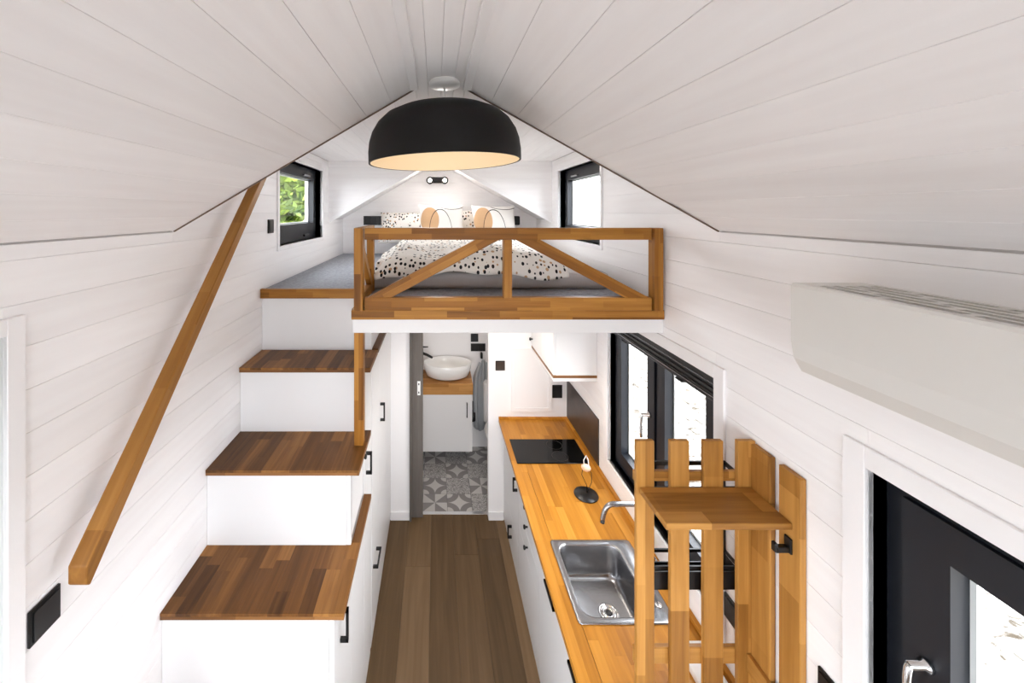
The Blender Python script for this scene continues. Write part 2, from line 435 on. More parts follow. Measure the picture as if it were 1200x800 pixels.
# ------------------------------------------------------------------ the shell
XL, XR = -1.085, 1.17
YR, YD0, YD1, YE = -1.9, 1.62, 3.96, 4.58          # rear wall, dormer start / end, far gable wall
ZE, ZR = 2.66, 3.25                                # eaves, ridge
RL, RR = -.085, .122                               # flat strip under the ridge
BT, PITCH = .012, .1158
LOFT_T = 2.24
WK = (1.641, 2.66, 1.06, 2.045)                    # kitchen window opening (y0,y1,z0,z1)
WR = (.18, 1.062, 1.06, 2.048)                     # window by the slatted screen
WL = (.10, .983, .12, 2.427)                       # tall window on the stair side
WDR = (2.78, 3.735, 2.50, 3.125)                   # dormer windows
WDL = (2.70, 3.72, 2.50, 3.125)
holesR = [WK, WR, WDR]; holesL = [WL, WDL]

floor = struct(box('floor', XL - .1, XR + .1, YR - .1, 3.57, -.06, -.012, 'grout'), 'brown oak plank floor of the aisle')
pw = .192
for i in range(9):
    x0 = -.62 + i * pw
    if x0 > .75: break
    y = -1.9 - R_.random() * .9
    while y < 3.565:
        y1 = y + 1.38
        a, b = max(y, -1.88), min(y1, 3.565)
        if b - a > .02: box('floor_plank', x0 + .0003, x0 + pw - .0003, a + .0003, b - .0003, -.012, 0, 'floor', floor, bev=.0006)
        y = y1

def side_wall(name, side, holes, label):
    X = XR if side > 0 else XL
    s = side
    xa, xb = (X + s * BT, X + s * .16)
    lst = []
    for (yy0, yy1, zt) in ((YR - .1, YD0, 2.74), (YD0, YD1, 3.34), (YD1, YE + .1, 2.74)):
        for (a, b, c, d) in grid_boxes(yy0, yy1, 0 - .06, zt, holes):
            lst.append((min(xa, xb), max(xa, xb), a, b, c, d))
    wl = struct(boxes(name, lst, 'back'), label)
    zj = 2.036 + 5 * PITCH                             # last joint below the eaves
    for (yy0, yy1, zb, zt) in ((YR, YE, 0, zj), (YR, YD0, zj, ZE - .004), (YD0, YD1, zj, ZR - .004), (YD1, YE, zj, ZE - .004)):
        for (r0, r1) in board_rows(zb, zt, PITCH, 2.036):
            for (a, b, c, d) in rect_cut(yy0, yy1, r0, r1, holes):
                g1 = GAP if c == r0 else 0; g2 = GAP if d == r1 else 0
                box('board', X, X + s * BT, a, b, c + g1, d - g2, 'board_y', wl, bev=.0008)
    return wl
wall_right = side_wall('wall_right', 1, holesR, 'white boarded side wall with the kitchen window')
wall_left = side_wall('wall_left', -1, holesL, 'white boarded side wall along the stairs')

# roof slopes (front part and beyond the dormers), boards along y
def slope_pts(side):
    if side > 0: return Vector((XR, 0, ZE)), Vector((RR, 0, ZR))
    return Vector((XL, 0, ZE)), Vector((RL, 0, ZR))
def roof_part(name, side, y0, y1, label):
    a, b = slope_pts(side); d = (b - a); L = d.length; d.normalize()
    nrm = Vector((d.z, 0, -d.x)) if side < 0 else Vector((-d.z, 0, d.x))
    if nrm.z < 0: nrm = -nrm
    e0 = a - d * .25; e1 = b + d * .02
    pts = [e0 + nrm * BT, e1 + nrm * BT, e1 + nrm * .13, e0 + nrm * .13]
    ce = struct(prism(name, [(p.x, p.z) for p in pts], 'y', y0 + (.074 if y0 == YD1 else -.1), y1 - (.074 if y1 == YD0 else -.1), 'back'), label)
    n = round(L / PITCH); pit = L / n
    ang = math.atan2(d.z, d.x)
    for i in range(n):
        s0 = i * pit + (GAP if i else .004); s1 = (i + 1) * pit - GAP
        c = a + d * ((s0 + s1) / 2) + nrm * (BT / 2)
        link('ceiling_board', boxmesh(s1 - s0, y1 - y0 - .004, BT, .0007, M['ceil_board']), ce, (c.x, (y0 + y1) / 2, c.z), (0, -ang, 0))
    return ce
c1 = roof_part('ceiling', 1, YR, YD0, 'white boarded roof slope above the kitchen side')
c2 = roof_part('ceiling', -1, YR, YD0, 'white boarded roof slope above the stair side')
c3 = roof_part('ceiling', 1, YD1, YE, 'white boarded roof slope over the bed head, window side')
c4 = roof_part('ceiling', -1, YD1, YE, 'white boarded roof slope over the bed head, stair side')
# flat ridge strip and dormer ceiling
cr = struct(box('ceiling', RL - .06, RR + .06, YR, YE, ZR + BT, ZR + .1, 'back'), 'narrow flat boarded strip under the ridge')
for (a, b) in ((RL, RL + .052), (RL + .052, RR - .102), (RR - .102, RR - .05), (RR - .05, RR)):
    box('ceiling_board', a + GAP, b - GAP, YR, YE, ZR, ZR + BT, 'ceil_board', cr, bev=.0011)
for sx in (-1, 1):
    x0, x1 = (XL, RL) if sx < 0 else (RR, XR)
    cd = struct(box('ceiling', x0 - .16 if sx < 0 else x0 - .02, x1 + .02 if sx < 0 else x1 + .16, YD0 - .1, YD1 + .1, ZR + BT, ZR + .1, 'back'),
                'flat white boarded dormer ceiling, ' + ('stair side' if sx < 0 else 'kitchen side'))
    n = round((x1 - x0) / PITCH); pit = (x1 - x0) / n
    for i in range(n):
        box('ceiling_board', x0 + i * pit + GAP, x0 + (i + 1) * pit - GAP, YD0, YD1, ZR, ZR + BT, 'ceil_board', cd, bev=.0011)
# battens along the ridge edges in the front part
for i, (xa, xb) in enumerate(((RL - .028, RL + .012), (RR - .012, RR + .028))):
    struct(box('trim_%d' % (i + 1), xa, xb, YR, YD0 - .002, ZR - .012, ZR + .006, 'paint', bev=.002), 'white batten along the ridge strip')
# dormer cheeks: triangles at both ends, boarded in horizontal rows
def xs(side, z):
    a, b = slope_pts(side); t = (z - ZE) / (ZR - ZE); return a.x + (b.x - a.x) * t
for (yy, face) in ((YD0, 1), (YD1, -1)):
    for side in (-1, 1):
        XW = XR if side > 0 else XL
        yb = yy - face * .012
        root = struct(prism('wall_dormer', [(XW + side * .05, ZE), (xs(side, ZR), ZR), (xs(side, ZR), ZR + .02), (XW + side * .05, ZR + .02)], 'y', *sorted((yb - face * .0, yb - face * .06)), 'back'),
                      'triangular white dormer cheek ' + ('above the bed head, ' if face < 0 else 'above the stairs opening, ') + ('kitchen side' if side > 0 else 'stair side'))
        for (r0, r1) in board_rows(ZE, ZR, PITCH, 2.036):
            a, b = r0 + GAP, r1 - GAP
            prism('board', [(XW, a), (xs(side, a), a), (xs(side, b), b), (XW, b)], 'y', *sorted((yy, yb)), 'board_x', root)
# thin dark strip coloured in as gap shade where the front slopes end, white batten on the far opening
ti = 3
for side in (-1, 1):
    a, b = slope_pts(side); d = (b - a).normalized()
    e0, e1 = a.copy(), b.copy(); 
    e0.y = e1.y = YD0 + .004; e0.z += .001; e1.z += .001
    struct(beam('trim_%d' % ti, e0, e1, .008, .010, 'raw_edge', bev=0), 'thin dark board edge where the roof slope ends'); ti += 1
    e0 = a + Vector((0, YD1 - .008, -.014)); e1 = b + Vector((0, YD1 - .008, -.014))
    struct(beam('trim_%d' % ti, e0, e1, .016, .042, 'paint', bev=.002), 'white batten on the roof edge above the bed'); ti += 1

# far gable wall, bathroom partition, rear wall
we = struct(box('wall_end', XL - .1, XR + .1, YE + BT, YE + .14, -.06, 3.3, 'back'), 'far white gable wall behind the bed')
for (r0, r1) in board_rows(LOFT_T, ZR, PITCH, 2.036):
    box('board', XL, XR, YE, YE + BT, r0 + GAP, r1 - GAP, 'board_x', we, bev=.0011)
box('bathroom_lining', XL, XR, YE, YE + BT, 0, LOFT_T, 'paint', we)
YB = 3.495; DL, DR = -.235, .466                    # partition plane and door opening
wb = struct(boxes('wall_partition', [(XL, DL, YB, YB + .014, 0, 2.118), (XL, DL, YB + .057, YB + .075, 0, 2.118), (DR, XR, YB, YB + .075, 0, 2.118)], 'paint'), 'white partition with the bathroom doorway')
struct(box('wall_bathroom', .80, .84, 3.57, YE, 0, 2.118, 'paint'), 'white inner side wall of the bathroom')
struct(box('wall_bathroom', -.62, -.58, 3.57, YE, 0, 2.118, 'paint'), 'white inner side wall of the bathroom beside the vanity')
struct(box('baseboard_back', -.405, DL, YB - .012, YB, 0, .075, 'paint', bev=.002), 'low white baseboard beside the bathroom door')
struct(box('baseboard_partition', DR, .60, YB - .012, YB, 0, .075, 'paint', bev=.002), 'low white baseboard by the base cabinets')
WREAR = (-.8, .88, .95, 2.62)
wr = struct(boxes('wall_rear', [(a, b, YR - .14, YR, c, d) for (a, b, c, d) in grid_boxes(XL - .1, XR + .1, -.06, 3.35, [WREAR])], 'paint'), 'white gable wall with a wide window')

# bathroom floor with patterned tiles
fb = struct(box('floor_bathroom', -.6, .82, 3.57, YE, -.06, -.008, 'grout'), 'bathroom floor of grey patterned cement tiles')
TS = .23; kinds = ['star', 'mosaic', 'wheel']
pat = {(0, 0): 'wheel', (1, 0): 'star', (2, 0): 'mosaic', (0, 1): 'star', (1, 1): 'mosaic', (2, 1): 'wheel', (0, 2): 'mosaic', (1, 2): 'star', (2, 2): 'mosaic', (0, 3): 'wheel', (1, 3): 'mosaic', (2, 3): 'star'}
TM = {}
for i in range(-2, 4):
    for j in range(0, 5):
        kd = pat.get((i, j)) or R_.choice(kinds)
        x = -.125 + i * TS; y = 3.585 + j * TS
        if x < -.62 or x > .75: continue
        box('tile', x + .0015, x + TS - .0015, y + .0015, min(y + TS, YE) - .0015, -.008, 0, 'tile_' + kd, fb, bev=.001)
struct(box('trim_threshold', DL, DR, 3.55, 3.586, -.002, .006, 'chrome', bev=.002), 'thin metal threshold strip in the bathroom doorway')

# ------------------------------------------------------------------ windows
def window(name, side, op, label, recess=.05, sashes=1, bottom=0, casing=.058, handle=None, fw=.05, sw=.06, top_fw=None, casing_sides='ltrb'):
    y0, y1, z0, z1 = op; X = XR if side > 0 else XL; s = side
    root = sempty(name, (X, (y0 + y1) / 2, z0), label)
    xr = X + s * recess
    # reveal lining
    t = .008
    boxes('reveal', [(min(X, xr + s * .07), max(X, xr + s * .07), *q) for q in
          ((y0 - t, y0, z0 - t, z1 + t), (y1, y1 + t, z0 - t, z1 + t), (y0, y1, z0 - t, z0), (y0, y1, z1, z1 + t))], 'paint', root)
    # casing boards on the wall
    c = casing; cx0, cx1 = sorted((X - s * .012, X))
    if c:
        box('casing', cx0, cx1, y0 - c, y0, z0 - c, z1 + c, 'paint', root, bev=.002)
        box('casing', cx0, cx1, y1, y1 + c, z0 - c, z1 + c, 'paint', root, bev=.002)
        box('casing', cx0, cx1, y0, y1, z1, z1 + c, 'paint', root, bev=.002)
        box('casing', cx0, cx1, y0, y1, z0 - c, z0, 'paint', root, bev=.002)
    tf = top_fw or fw
    fx = sorted((xr, xr + s * .07))
    bf = fw + bottom
    fr = [(*fx, y0, y0 + fw, z0, z1), (*fx, y1 - fw, y1, z0, z1), (*fx, y0 + fw, y1 - fw, z1 - tf, z1), (*fx, y0 + fw, y1 - fw, z0, z0 + bf)]
    iy0, iy1, iz0, iz1 = y0 + fw, y1 - fw, z0 + bf, z1 - tf
    parts = [(iy0, iy1)]
    if sashes == 2:
        m = (iy0 + iy1) / 2; fr.append((*fx, m - .025, m + .025, iz0, iz1)); parts = [(iy0, m - .025), (m + .025, iy1)]
    boxes('frame', fr, 'frame', root)
    for (a, b) in parts:
        sx = sorted((xr - s * .012, xr + s * .05))
        sa = boxes('sash', [(*sx, a - .01, a + sw, iz0 - .01, iz1 + .01), (*sx, b - sw, b + .01, iz0 - .01, iz1 + .01),
                            (*sx, a + sw, b - sw, iz1 - sw, iz1 + .01), (*sx, a + sw, b - sw, iz0 - .01, iz0 + sw)], 'frame', root)
        gx = sorted((xr + s * .028, xr + s * .034))
        box('pane', *gx, a + sw - .004, b - sw + .004, iz0 + sw - .004, iz1 - sw + .004, 'glass', sa)
        bx = sorted((xr + s * .034, xr + s * .05))
        q = .012                                        # bright aluminium spacer around the pane
        boxes('spacer', [(*bx, a + sw, a + sw + q, iz0 + sw, iz1 - sw), (*bx, b - sw - q, b - sw, iz0 + sw, iz1 - sw),
                         (*bx, a + sw + q, b - sw - q, iz1 - sw - q, iz1 - sw), (*bx, a + sw + q, b - sw - q, iz0 + sw, iz0 + sw + q)], 'plastic_white', sa)
    return root, xr
def lever(root, X, s, y, z, mat='chrome', down=.12, dy=0):
    h = lathe('handle', [(.0, 0), (.016, 0), (.016, .01), (.009, .014), (.009, .045), (0, .048)], 14, mat, root, loc=(X, y, z), rot=(0, -s * PI / 2, 0))
    x = X - s * .042
    tube('lever', arc((x, y, z), (x - s * .012, y + dy * .3, z), (x - s * .008, y + dy, z - down), 8), [.008] * 5 + [.0075] * 4, mat, root, 8)
w1, x1 = window('window_1', 1, WK, 'dark framed kitchen window with two sashes above the worktop', sashes=2, top_fw=.045, recess=.045)
lever(w1, x1 - .014, 1, 2.205, 1.60, down=.125)
# black pleated blind pulled up at the top of the kitchen window
bl = thing('pleated_blind', 'black pleated blind pulled up to the top of the kitchen window', 'blind', (x1 - .02, 2.15, 1.93))
box('head_rail', x1 - .042, x1 - .014, WK[0] + .004, WK[1] - .004, 2.012, 2.043, 'black_plastic', bl, bev=.003)
for i in range(5): box('pleat', x1 - .040 + (i % 2) * .006, x1 - .016, WK[0] + .012, WK[1] - .012, 1.958 + i * .0108, 1.958 + (i + 1) * .0108 - .001, 'black_plastic', bl, bev=.002)
box('bottom_rail', x1 - .042, x1 - .014, WK[0] + .01, WK[1] - .01, 1.935, 1.957, 'black_plastic', bl, bev=.003)
box('light_strip', x1 - .0455, x1 - .042, WK[0] + .01, WK[1] - .01, 1.9535, 1.9575, 'steel', bl)
box('light_strip', x1 - .0455, x1 - .042, WK[0] + .01, WK[1] - .01, 2.010, 2.0135, 'steel', bl)
for yy in (1.87, 2.42): box('grip', x1 - .047, x1 - .02, yy, yy + .05, 1.925, 1.936, 'black_plastic', bl, bev=.002)

w2, x2 = window('window_2', 1, WR, 'dark framed window next to the slatted wooden screen', fw=.055, sw=.085)
lever(w2, x2 - .012, 1, .965, 1.625, down=.13)
w3, x3 = window('window_3', -1, WL, 'tall window with white casing beside the stairs', fw=.055, sw=.07, casing=.045)
w4, x4 = window('window_4', 1, WDR, 'dark framed dormer window with pale sky, kitchen side', fw=.045, sw=.05, bottom=.02, casing=.03, recess=.06)
w5, x5 = window('window_5', -1, WDL, 'dark framed dormer window with green trees outside', fw=.045, sw=.05, bottom=.045, casing=.03, recess=.06)
for (rt, xx, s, yc) in ((w4, x4, 1, 3.42), (w5, x5, -1, 3.40)):
    box('handle', *sorted((xx - s * .035, xx - s * .012)), yc - .07, yc + .07, 3.045, 3.062, 'steel', rt, bev=.004)
    box('latch', *sorted((xx - s * .03, xx - s * .012)), yc - .06, yc + .06, 2.53, 2.548, 'black_plastic', rt, bev=.003)
# rear gable window
w6 = sempty('window_6', (.04, YR, .95), 'wide dark framed window in the rear gable wall')
a, b, c, d = WREAR
boxes('frame', [(a, a + .06, YR - .1, YR - .03, c, d), (b - .06, b, YR - .1, YR - .03, c, d), (a, b, YR - .1, YR - .03, c, c + .06), (a, b, YR - .1, YR - .03, d - .06, d), (.01, .07, YR - .1, YR - .03, c, d)], 'frame', w6)
box('pane', a + .06, .01, YR - .07, YR - .064, c + .06, d - .06, 'glass', w6)
box('pane', .07, b - .06, YR - .07, YR - .064, c + .06, d - .06, 'glass', w6)

# ------------------------------------------------------------------ loft platform
lp = sempty('floor_loft', (.04, 3.2, 2.118), 'raised loft floor with white fascia over the kitchen')
DXL = -.43
boxes('deck', [(DXL, XR, 2.016 + .012, 2.464, 2.12, LOFT_T - .004), (XL, XR, 2.464, YE, 2.12, LOFT_T - .004)], 'paint', lp)
box('fascia', DXL, XR - .002, 2.016, 2.03, 2.118, 2.188, 'lacquer', lp, bev=.001)
beam('edge_trim', (DXL - .004, 2.022, 2.212), (XR - .002, 2.022, 2.212), .03, .048, 'oak_beam', lp)
beam('edge_trim', (DXL + .004, 2.04, 2.212), (DXL + .004, 2.425, 2.212), .024, .048, 'oak_beam', lp)
beam('nosing', (XL + .001, 2.432, 2.234), (DXL + .0, 2.432, 2.234), .028, .058, 'oak_beam', lp)
cpt = tag(boxes('carpet', [(DXL + .018, XR - .002, 2.046, 2.447, LOFT_T - .004, LOFT_T + .014), (XL + .002, XR - .002, 2.447, YE - .002, LOFT_T - .004, LOFT_T + .014)], 'carpet'), 'grey carpet covering the loft floor around the bed', 'carpet')
ZC = LOFT_T + .014

rl = thing('loft_railing', 'brown oak loft railing with diagonal braces in front of the bed', 'railing', (.37, 2.022, 2.236))
yr = 2.022
beam('post', (-.395, yr, 2.236), (-.395, yr, 2.657), .045, .062, 'oak_beam', rl)
beam('post', (1.132, yr, 2.236), (1.132, yr, 2.657), .045, .062, 'oak_beam', rl)
beam('post', (.366, yr, 2.302), (.366, yr, 2.597), .04, .062, 'oak_beam', rl)
beam('top_rail', (-.364, yr, 2.627), (1.101, yr, 2.627), .043, .060, 'oak_beam', rl)
beam('bottom_rail', (-.364, yr, 2.269), (1.101, yr, 2.269), .043, .066, 'oak_beam', rl)
def brace(x0, z0, x1, z1, w_=.058):
    """brace cut level against the rails"""
    d = Vector((x1 - x0, 0, z1 - z0)); L = d.length; ang = math.atan2(z1 - z0, x1 - x0)
    hx = w_ / 2 / abs(math.sin(ang)) 
    poly = [(x0 - hx, z0), (x0 + hx, z0), (x1 + hx, z1), (x1 - hx, z1)]
    # local x along the brace so the grain follows it
    ca, sa = math.cos(-ang), math.sin(-ang); cx, cz = (x0 + x1) / 2, (z0 + z1) / 2
    pts = [((p[0]-cx) * ca - (p[1]-cz) * sa, (p[0]-cx) * sa + (p[1]-cz) * ca) for p in poly]
    V = [(p[0], -.018, p[1]) for p in pts] + [(p[0], .018, p[1]) for p in pts]
    Fc = [(0, 1, 2, 3), (7, 6, 5, 4), (0, 4, 5, 1), (1, 5, 6, 2), (2, 6, 7, 3), (3, 7, 4, 0)]
    meshobj('brace', V, Fc, 'oak_beam', rl, loc=(cx, yr, cz), rot=(0, -ang, 0))
brace(-.288, 2.302, .262, 2.597)
brace(1.025, 2.302, .47, 2.597)
# return run of the railing along the stair opening
xr_ = -.402
beam('post', (xr_, 2.415, 2.255), (xr_, 2.415, 2.657), .042, .042, 'oak_beam', rl)
beam('top_rail', (xr_, 2.045, 2.627), (xr_, 2.394, 2.627), .042, .060, 'oak_beam', rl)
beam('bottom_rail', (xr_, 2.045, 2.281), (xr_, 2.394, 2.281), .038, .05, 'oak_beam', rl)
beam('brace', (xr_, 2.06, 2.58), (xr_, 2.385, 2.30), .03, .045, 'oak_beam', rl)

# ------------------------------------------------------------------ stairs
st = thing('storage_staircase', 'white storage staircase with brown oak treads climbing to the loft', 'staircase', (-.74, 1.9, 0))
XF, XT = -.403, -.362                               # cabinet face and tread edge
def stave_deck(parent, x0, x1, y0, y1, z0, z1, wid, mat, holes=(), lens=(.25, .6), name='stave', rows='x'):
    n = max(1, round((x1 - x0) / wid)); wd = (x1 - x0) / n
    for i in range(n):
        a, b = x0 + i * wd, x0 + (i + 1) * wd
        y = y0 - R_.random() * lens[0]
        while y < y1 - .001:
            yn = y + R_.uniform(*lens)
            if y1 - yn < .06: yn = y1
            p, q = max(y, y0), min(yn, y1)
            if q - p < .03 and p == y0: q = min(yn + .1, y1); yn = q
            for (u, v, s, t) in rect_cut(a, b, p, q, holes):
                box(name, u + .0001, v - .0001, s + .0001, t - .0001, z0, z1, mat, parent)
            y = yn
def tread(z, y0, y1, wid, strip=None):
    t = box('tread', XL + .001, XT, y0, y1, z - .026, z - .012, 'oak_edge', st, bev=.001)
    stave_deck(t, XL + .001, XT, y0, y1, z - .012, z, wid, 'stave_y', lens=(.14, .36))
    if strip:
        box('stave', XF + .001, XT, y1 + .0005, strip, z - .026, z, 'stave_y', t)
    return t
steps = [(1.163, 1.54, 1.872), (1.525, 1.845, 2.185), (1.881, 2.160, 2.442)]
tread(*steps[0], .062, strip=2.195); tread(*steps[1], .065); tread(*steps[2], .062)
tread(.80, 1.215, 1.56, .062); tread(.44, .90, 1.235, .062)
# risers
def riser(y, z0, z1):
    box('riser', XL + .002, XF - .022, y, y + .018, z0, z1, 'lacquer', st)
    box('end_panel_edge', XF - .0205, XF, y, y + .018, z0, z1, 'lacquer', st, bev=.001)
riser(2.445, 1.881, 2.205); riser(2.172, 1.525, 1.855); riser(1.858, 1.163, 1.499); riser(1.552, .80, 1.137); riser(1.228, .44, .774); riser(.913, 0, .414)
# side doors below the treads, each with its bar handle
def bar_handle(parent, x, sx, y, z, L, vertical=True, mat='black_metal'):
    """black bow handle: two square feet and a bar; face at x, sticking out along sx"""
    b = .0065
    if vertical:
        lst = [(x, x + sx * .034, y - b, y + b, z + L/2 - .016, z + L/2), (x, x + sx * .034, y - b, y + b, z - L/2, z - L/2 + .016), (x + sx * .024, x + sx * .034, y - b, y + b, z - L/2, z + L/2)]
    else:
        lst = [(x, x + sx * .034, y + L/2 - .016, y + L/2, z - b, z + b), (x, x + sx * .034, y - L/2, y - L/2 + .016, z - b, z + b), (x + sx * .024, x + sx * .034, y - L/2, y + L/2, z - b, z + b)]
    lst = [(min(q[0], q[1]), max(q[0], q[1]), *q[2:]) for q in lst]
    return boxes('handle', lst, mat, parent)
def knob(parent, x, sx, y, z):
    return lathe('knob', [(0, 0), (.006, 0), (.005, .012), (.013, .018), (.014, .024), (.010, .028), (0, .029)], 12, 'black_metal', parent, loc=(x, y, z), rot=(0, sx * PI / 2, 0))
def door(parent, y0, y1, z0, z1, x=XF, th=.018, name='door', mat='lacquer', sx=1):
    return box(name, *sorted((x, x - sx * th)), y0 + .0012, y1 - .0012, z0 + .0012, z1 - .0012, mat, parent, bev=.0015)
d = door(st, 1.57, 1.875, .06, 1.137); bar_handle(d, XF, 1, 1.655, 1.0, .14)
d = door(st, 1.875, 2.195, .06, 1.137)
d = door(st, 1.862, 2.165, 1.19, 1.499); knob(d, XF, 1, 2.125, 1.415)
d = door(st, 2.176, 2.44, 1.54, 1.855)
d = door(st, 1.245, 1.55, .06, .774); d = door(st, .93, 1.225, .06, .414)
boxes('carcass', [(XL + .002, XF - .021, .94, 1.22, 0, .41), (XL + .002, XF - .021, 1.25, 1.55, 0, .77), (XL + .002, XF - .021, 1.572, 1.857, 0, 1.135), (XL + .002, XF - .021, 1.878, 2.17, 0, 1.497), (XL + .002, XF - .021, 2.192, 2.442, 0, 1.853)], 'paint', st)
boxes('plinth', [(XF - .02, XF - .006, .94, 2.44, 0, .06)], 'lacquer', st)

tc_ = thing('tall_cabinet', 'tall white handleless-look cabinet under the loft behind the stairs', 'cabinet', (-.74, 2.9, 0))
tc_['label'] = 'tall white cabinet run under the loft between stairs and bathroom wall'
boxes('carcass', [(XL + .002, XF - .021, 2.47, YB - .002, .0, 2.116)], 'paint', tc_)
d = door(st, 2.197, 2.44, .06, 1.54); bar_handle(d, XF, 1, 2.262, 1.294, .127)
box('ledge', XF + .001, XT, 2.4645, 3.0, 1.855, 1.881, 'stave_y', tc_)
d = door(tc_, 2.46, 2.80, .70, 2.116); 
d = door(tc_, 2.80, YB - .004, .70, 2.116); bar_handle(d, XF, 1, 2.835, 1.296, .13)
d = door(tc_, 2.46, 2.80, .06, .70, name='drawer'); bar_handle(d, XF, 1, 2.58, .47, .15, vertical=False)
d = door(tc_, 2.80, YB - .004, .06, .70, name='drawer')
boxes('plinth', [(XF - .02, XF - .006, 2.465, YB - .004, 0, .06)], 'lacquer', tc_)

tag(beam('support_post', (-.402, 2.062, 1.525), (-.402, 2.062, 2.118), .048, .05, 'oak_beam'), 'square oak post standing on a stair tread under the loft', 'post')

# handrail on the stair wall
hr = thing('handrail', 'sloping oak handrail fixed to the white wall above the stairs', 'handrail', (-1.02, 1.7, 1.7))
y0, z0, y1, z1 = 1.0926, 1.69, 2.42, 3.109
hw = .037
ra = math.atan2(z1 - z0, y1 - y0); ca, sa = math.cos(ra), math.sin(ra); cy_, cz_ = (y0 + y1) / 2, (z0 + z1) / 2
vt = .062
out = [(y0 + .012, z0), (y1, z1), (y1, z1 + vt), (y0, z0 + vt), (y0, z0 + .012)]
loc_ = [((p[0] - cy_) * ca + (p[1] - cz_) * sa, -(p[0] - cy_) * sa + (p[1] - cz_) * ca) for p in out]
nn = len(loc_)
V = [(-.027, p[0], p[1]) for p in loc_] + [(.027, p[0], p[1]) for p in loc_]
Fc = [tuple(range(nn)), tuple(range(2*nn - 1, nn - 1, -1))] + [(i, (i+1) % nn, nn + (i+1) % nn, nn + i) for i in range(nn)]
ro = meshobj('rail', V, Fc, 'handrail', hr, loc=(-.999, cy_, cz_), rot=(ra, 0, 0))
bv = ro.modifiers.new('soft_edge', 'BEVEL'); bv.width = .004; bv.segments = 2
for t in (.09, .47, .85):
    yy, zz = y0 + (y1 - y0) * t, z0 + (z1 - z0) * t + .03
    tube('bracket', [(-1.085, yy + .085, zz - .02), (-1.02, yy + .06, zz - .03), (-1.0, yy + .045, zz - .03), (-.999, yy + .034, zz - .018)], .007, 'black_metal', hr, 8)

# ------------------------------------------------------------------ kitchen: base cabinets, worktop, sink, hob
XK, XC = .603, .556                                # cabinet face, worktop edge
def base_unit(y0, y1, label):
    r = thing('base_cabinet', label, 'cabinet', ((XK + XR) / 2, (y0 + y1) / 2, 0), 'base cabinets under the worktop')
    t = .016
    boxes('carcass', [(XK + .02, XR - .004, y0 + .001, y0 + t, .0, .872), (XK + .02, XR - .004, y1 - t, y1 - .001, .0, .872),
                      (XK + .02, XR - .004, y0 + t, y1 - t, .06, .078), (XR - .012, XR - .004, y0 + t, y1 - t, .078, .872)], 'paint', r)
    box('plinth', XK + .004, XK + .018, y0 + .001, y1 - .001, 0, .06, 'lacquer', r)
    return r
u = base_unit(2.87, YB - .002, 'white base cabinet beneath the black hob'); d = door(u, 2.87, YB - .002, .30, .868, XK, sx=-1)
bar_handle(d, XK, -1, 2.915, .715, .10); d = door(u, 2.87, YB - .002, .06, .30, XK, sx=-1, name='drawer'); bar_handle(d, XK, -1, 3.13, .19, .1)
u = base_unit(2.30, 2.87, 'white base cabinet with a column of small black knobs')
for (a, b, k) in ((.73, .868, .795), (.60, .73, .665), (.46, .60, .53), (.06, .46, None)):
    d = door(u, 2.30, 2.87, a, b, XK, sx=-1, name='drawer')
    if k: knob(d, XK, -1, 2.585, k)
u = base_unit(1.72, 2.30, 'white base cabinet below the steel sink'); d = door(u, 1.72, 2.30, .06, .868, XK, sx=-1); bar_handle(d, XK, -1, 2.0, .79, .16, vertical=False)
u = base_unit(1.47, 1.72, 'narrow white base cabinet beside the slatted screen'); d = door(u, 1.47, 1.72, .06, .868, XK, sx=-1); bar_handle(d, XK, -1, 1.655, .79, .10, vertical=False)

SX0, SX1, SY0, SY1 = .636, 1.078, 1.748, 2.198      # sink outer rim
cut = (SX0 + .012, SX1 - .012, SY0 + .012, SY1 - .012)
wt = boxes('worktop', [(a, b, c, d, .872, .882) for (a, b, c, d) in grid_boxes(XC, XR - .003, 1.47, YB - .002, [cut])], 'top_edge')
tag(wt, 'orange oak butcher-block worktop along the window wall', 'worktop')
stave_deck(wt, XC, XR - .003, 1.47, YB - .002, .882, .9, .0475, 'stave_top', holes=[cut], lens=(.3, .85))
tag(boxes('upstand', [(XR - .024, XR - .003, 1.47, YB - .002, .9005, .918), (XC, XR - .024, YB - .02, YB - .002, .9005, .918)], 'top_edge'), 'slim oak upstand strip along the back of the worktop', 'upstand')

# sink: one pressed sheet from rim to bowl floor, built as rings of a rounded rectangle
def rrect(x0, x1, y0, y1, r, n=6):
    P = []
    for (cx, cy, a0) in ((x1 - r, y1 - r, 0), (x0 + r, y1 - r, PI/2), (x0 + r, y0 + r, PI), (x1 - r, y0 + r, 1.5*PI)):
        for k in range(n + 1):
            a = a0 + PI/2 * k / n; P.append((cx + r * math.cos(a), cy + r * math.sin(a)))
    return P
sk = thing('kitchen_sink', 'stainless steel inset sink with one deep bowl in the worktop', 'sink', ((SX0 + SX1) / 2, (SY0 + SY1) / 2, .9))
BX0, BX1, BY0, BY1 = .668, .998, 1.778, 2.170
rings = [(SX0, SX1, SY0, SY1, .018, .9005), (SX0, SX1, SY0, SY1, .018, .9045), (SX0 + .006, SX1 - .006, SY0 + .006, SY1 - .006, .016, .9065),
         (BX0 - .006, BX1 + .006, BY0 - .006, BY1 + .006, .062, .9055), (BX0, BX1, BY0, BY1, .058, .9035), (BX0 + .004, BX1 - .004, BY0 + .004, BY1 - .004, .055, .896),
         (BX0 + .012, BX1 - .012, BY0 + .012, BY1 - .012, .05, .765), (BX0 + .018, BX1 - .018, BY0 + .018, BY1 - .018, .046, .745), (BX0 + .04, BX1 - .04, BY0 + .04, BY1 - .04, .03, .735)]
V, Fc = [], []
nn = None
for q in rings:
    P = rrect(*q[:5]); nn = len(P); V += [(p[0], p[1], q[5]) for p in P]
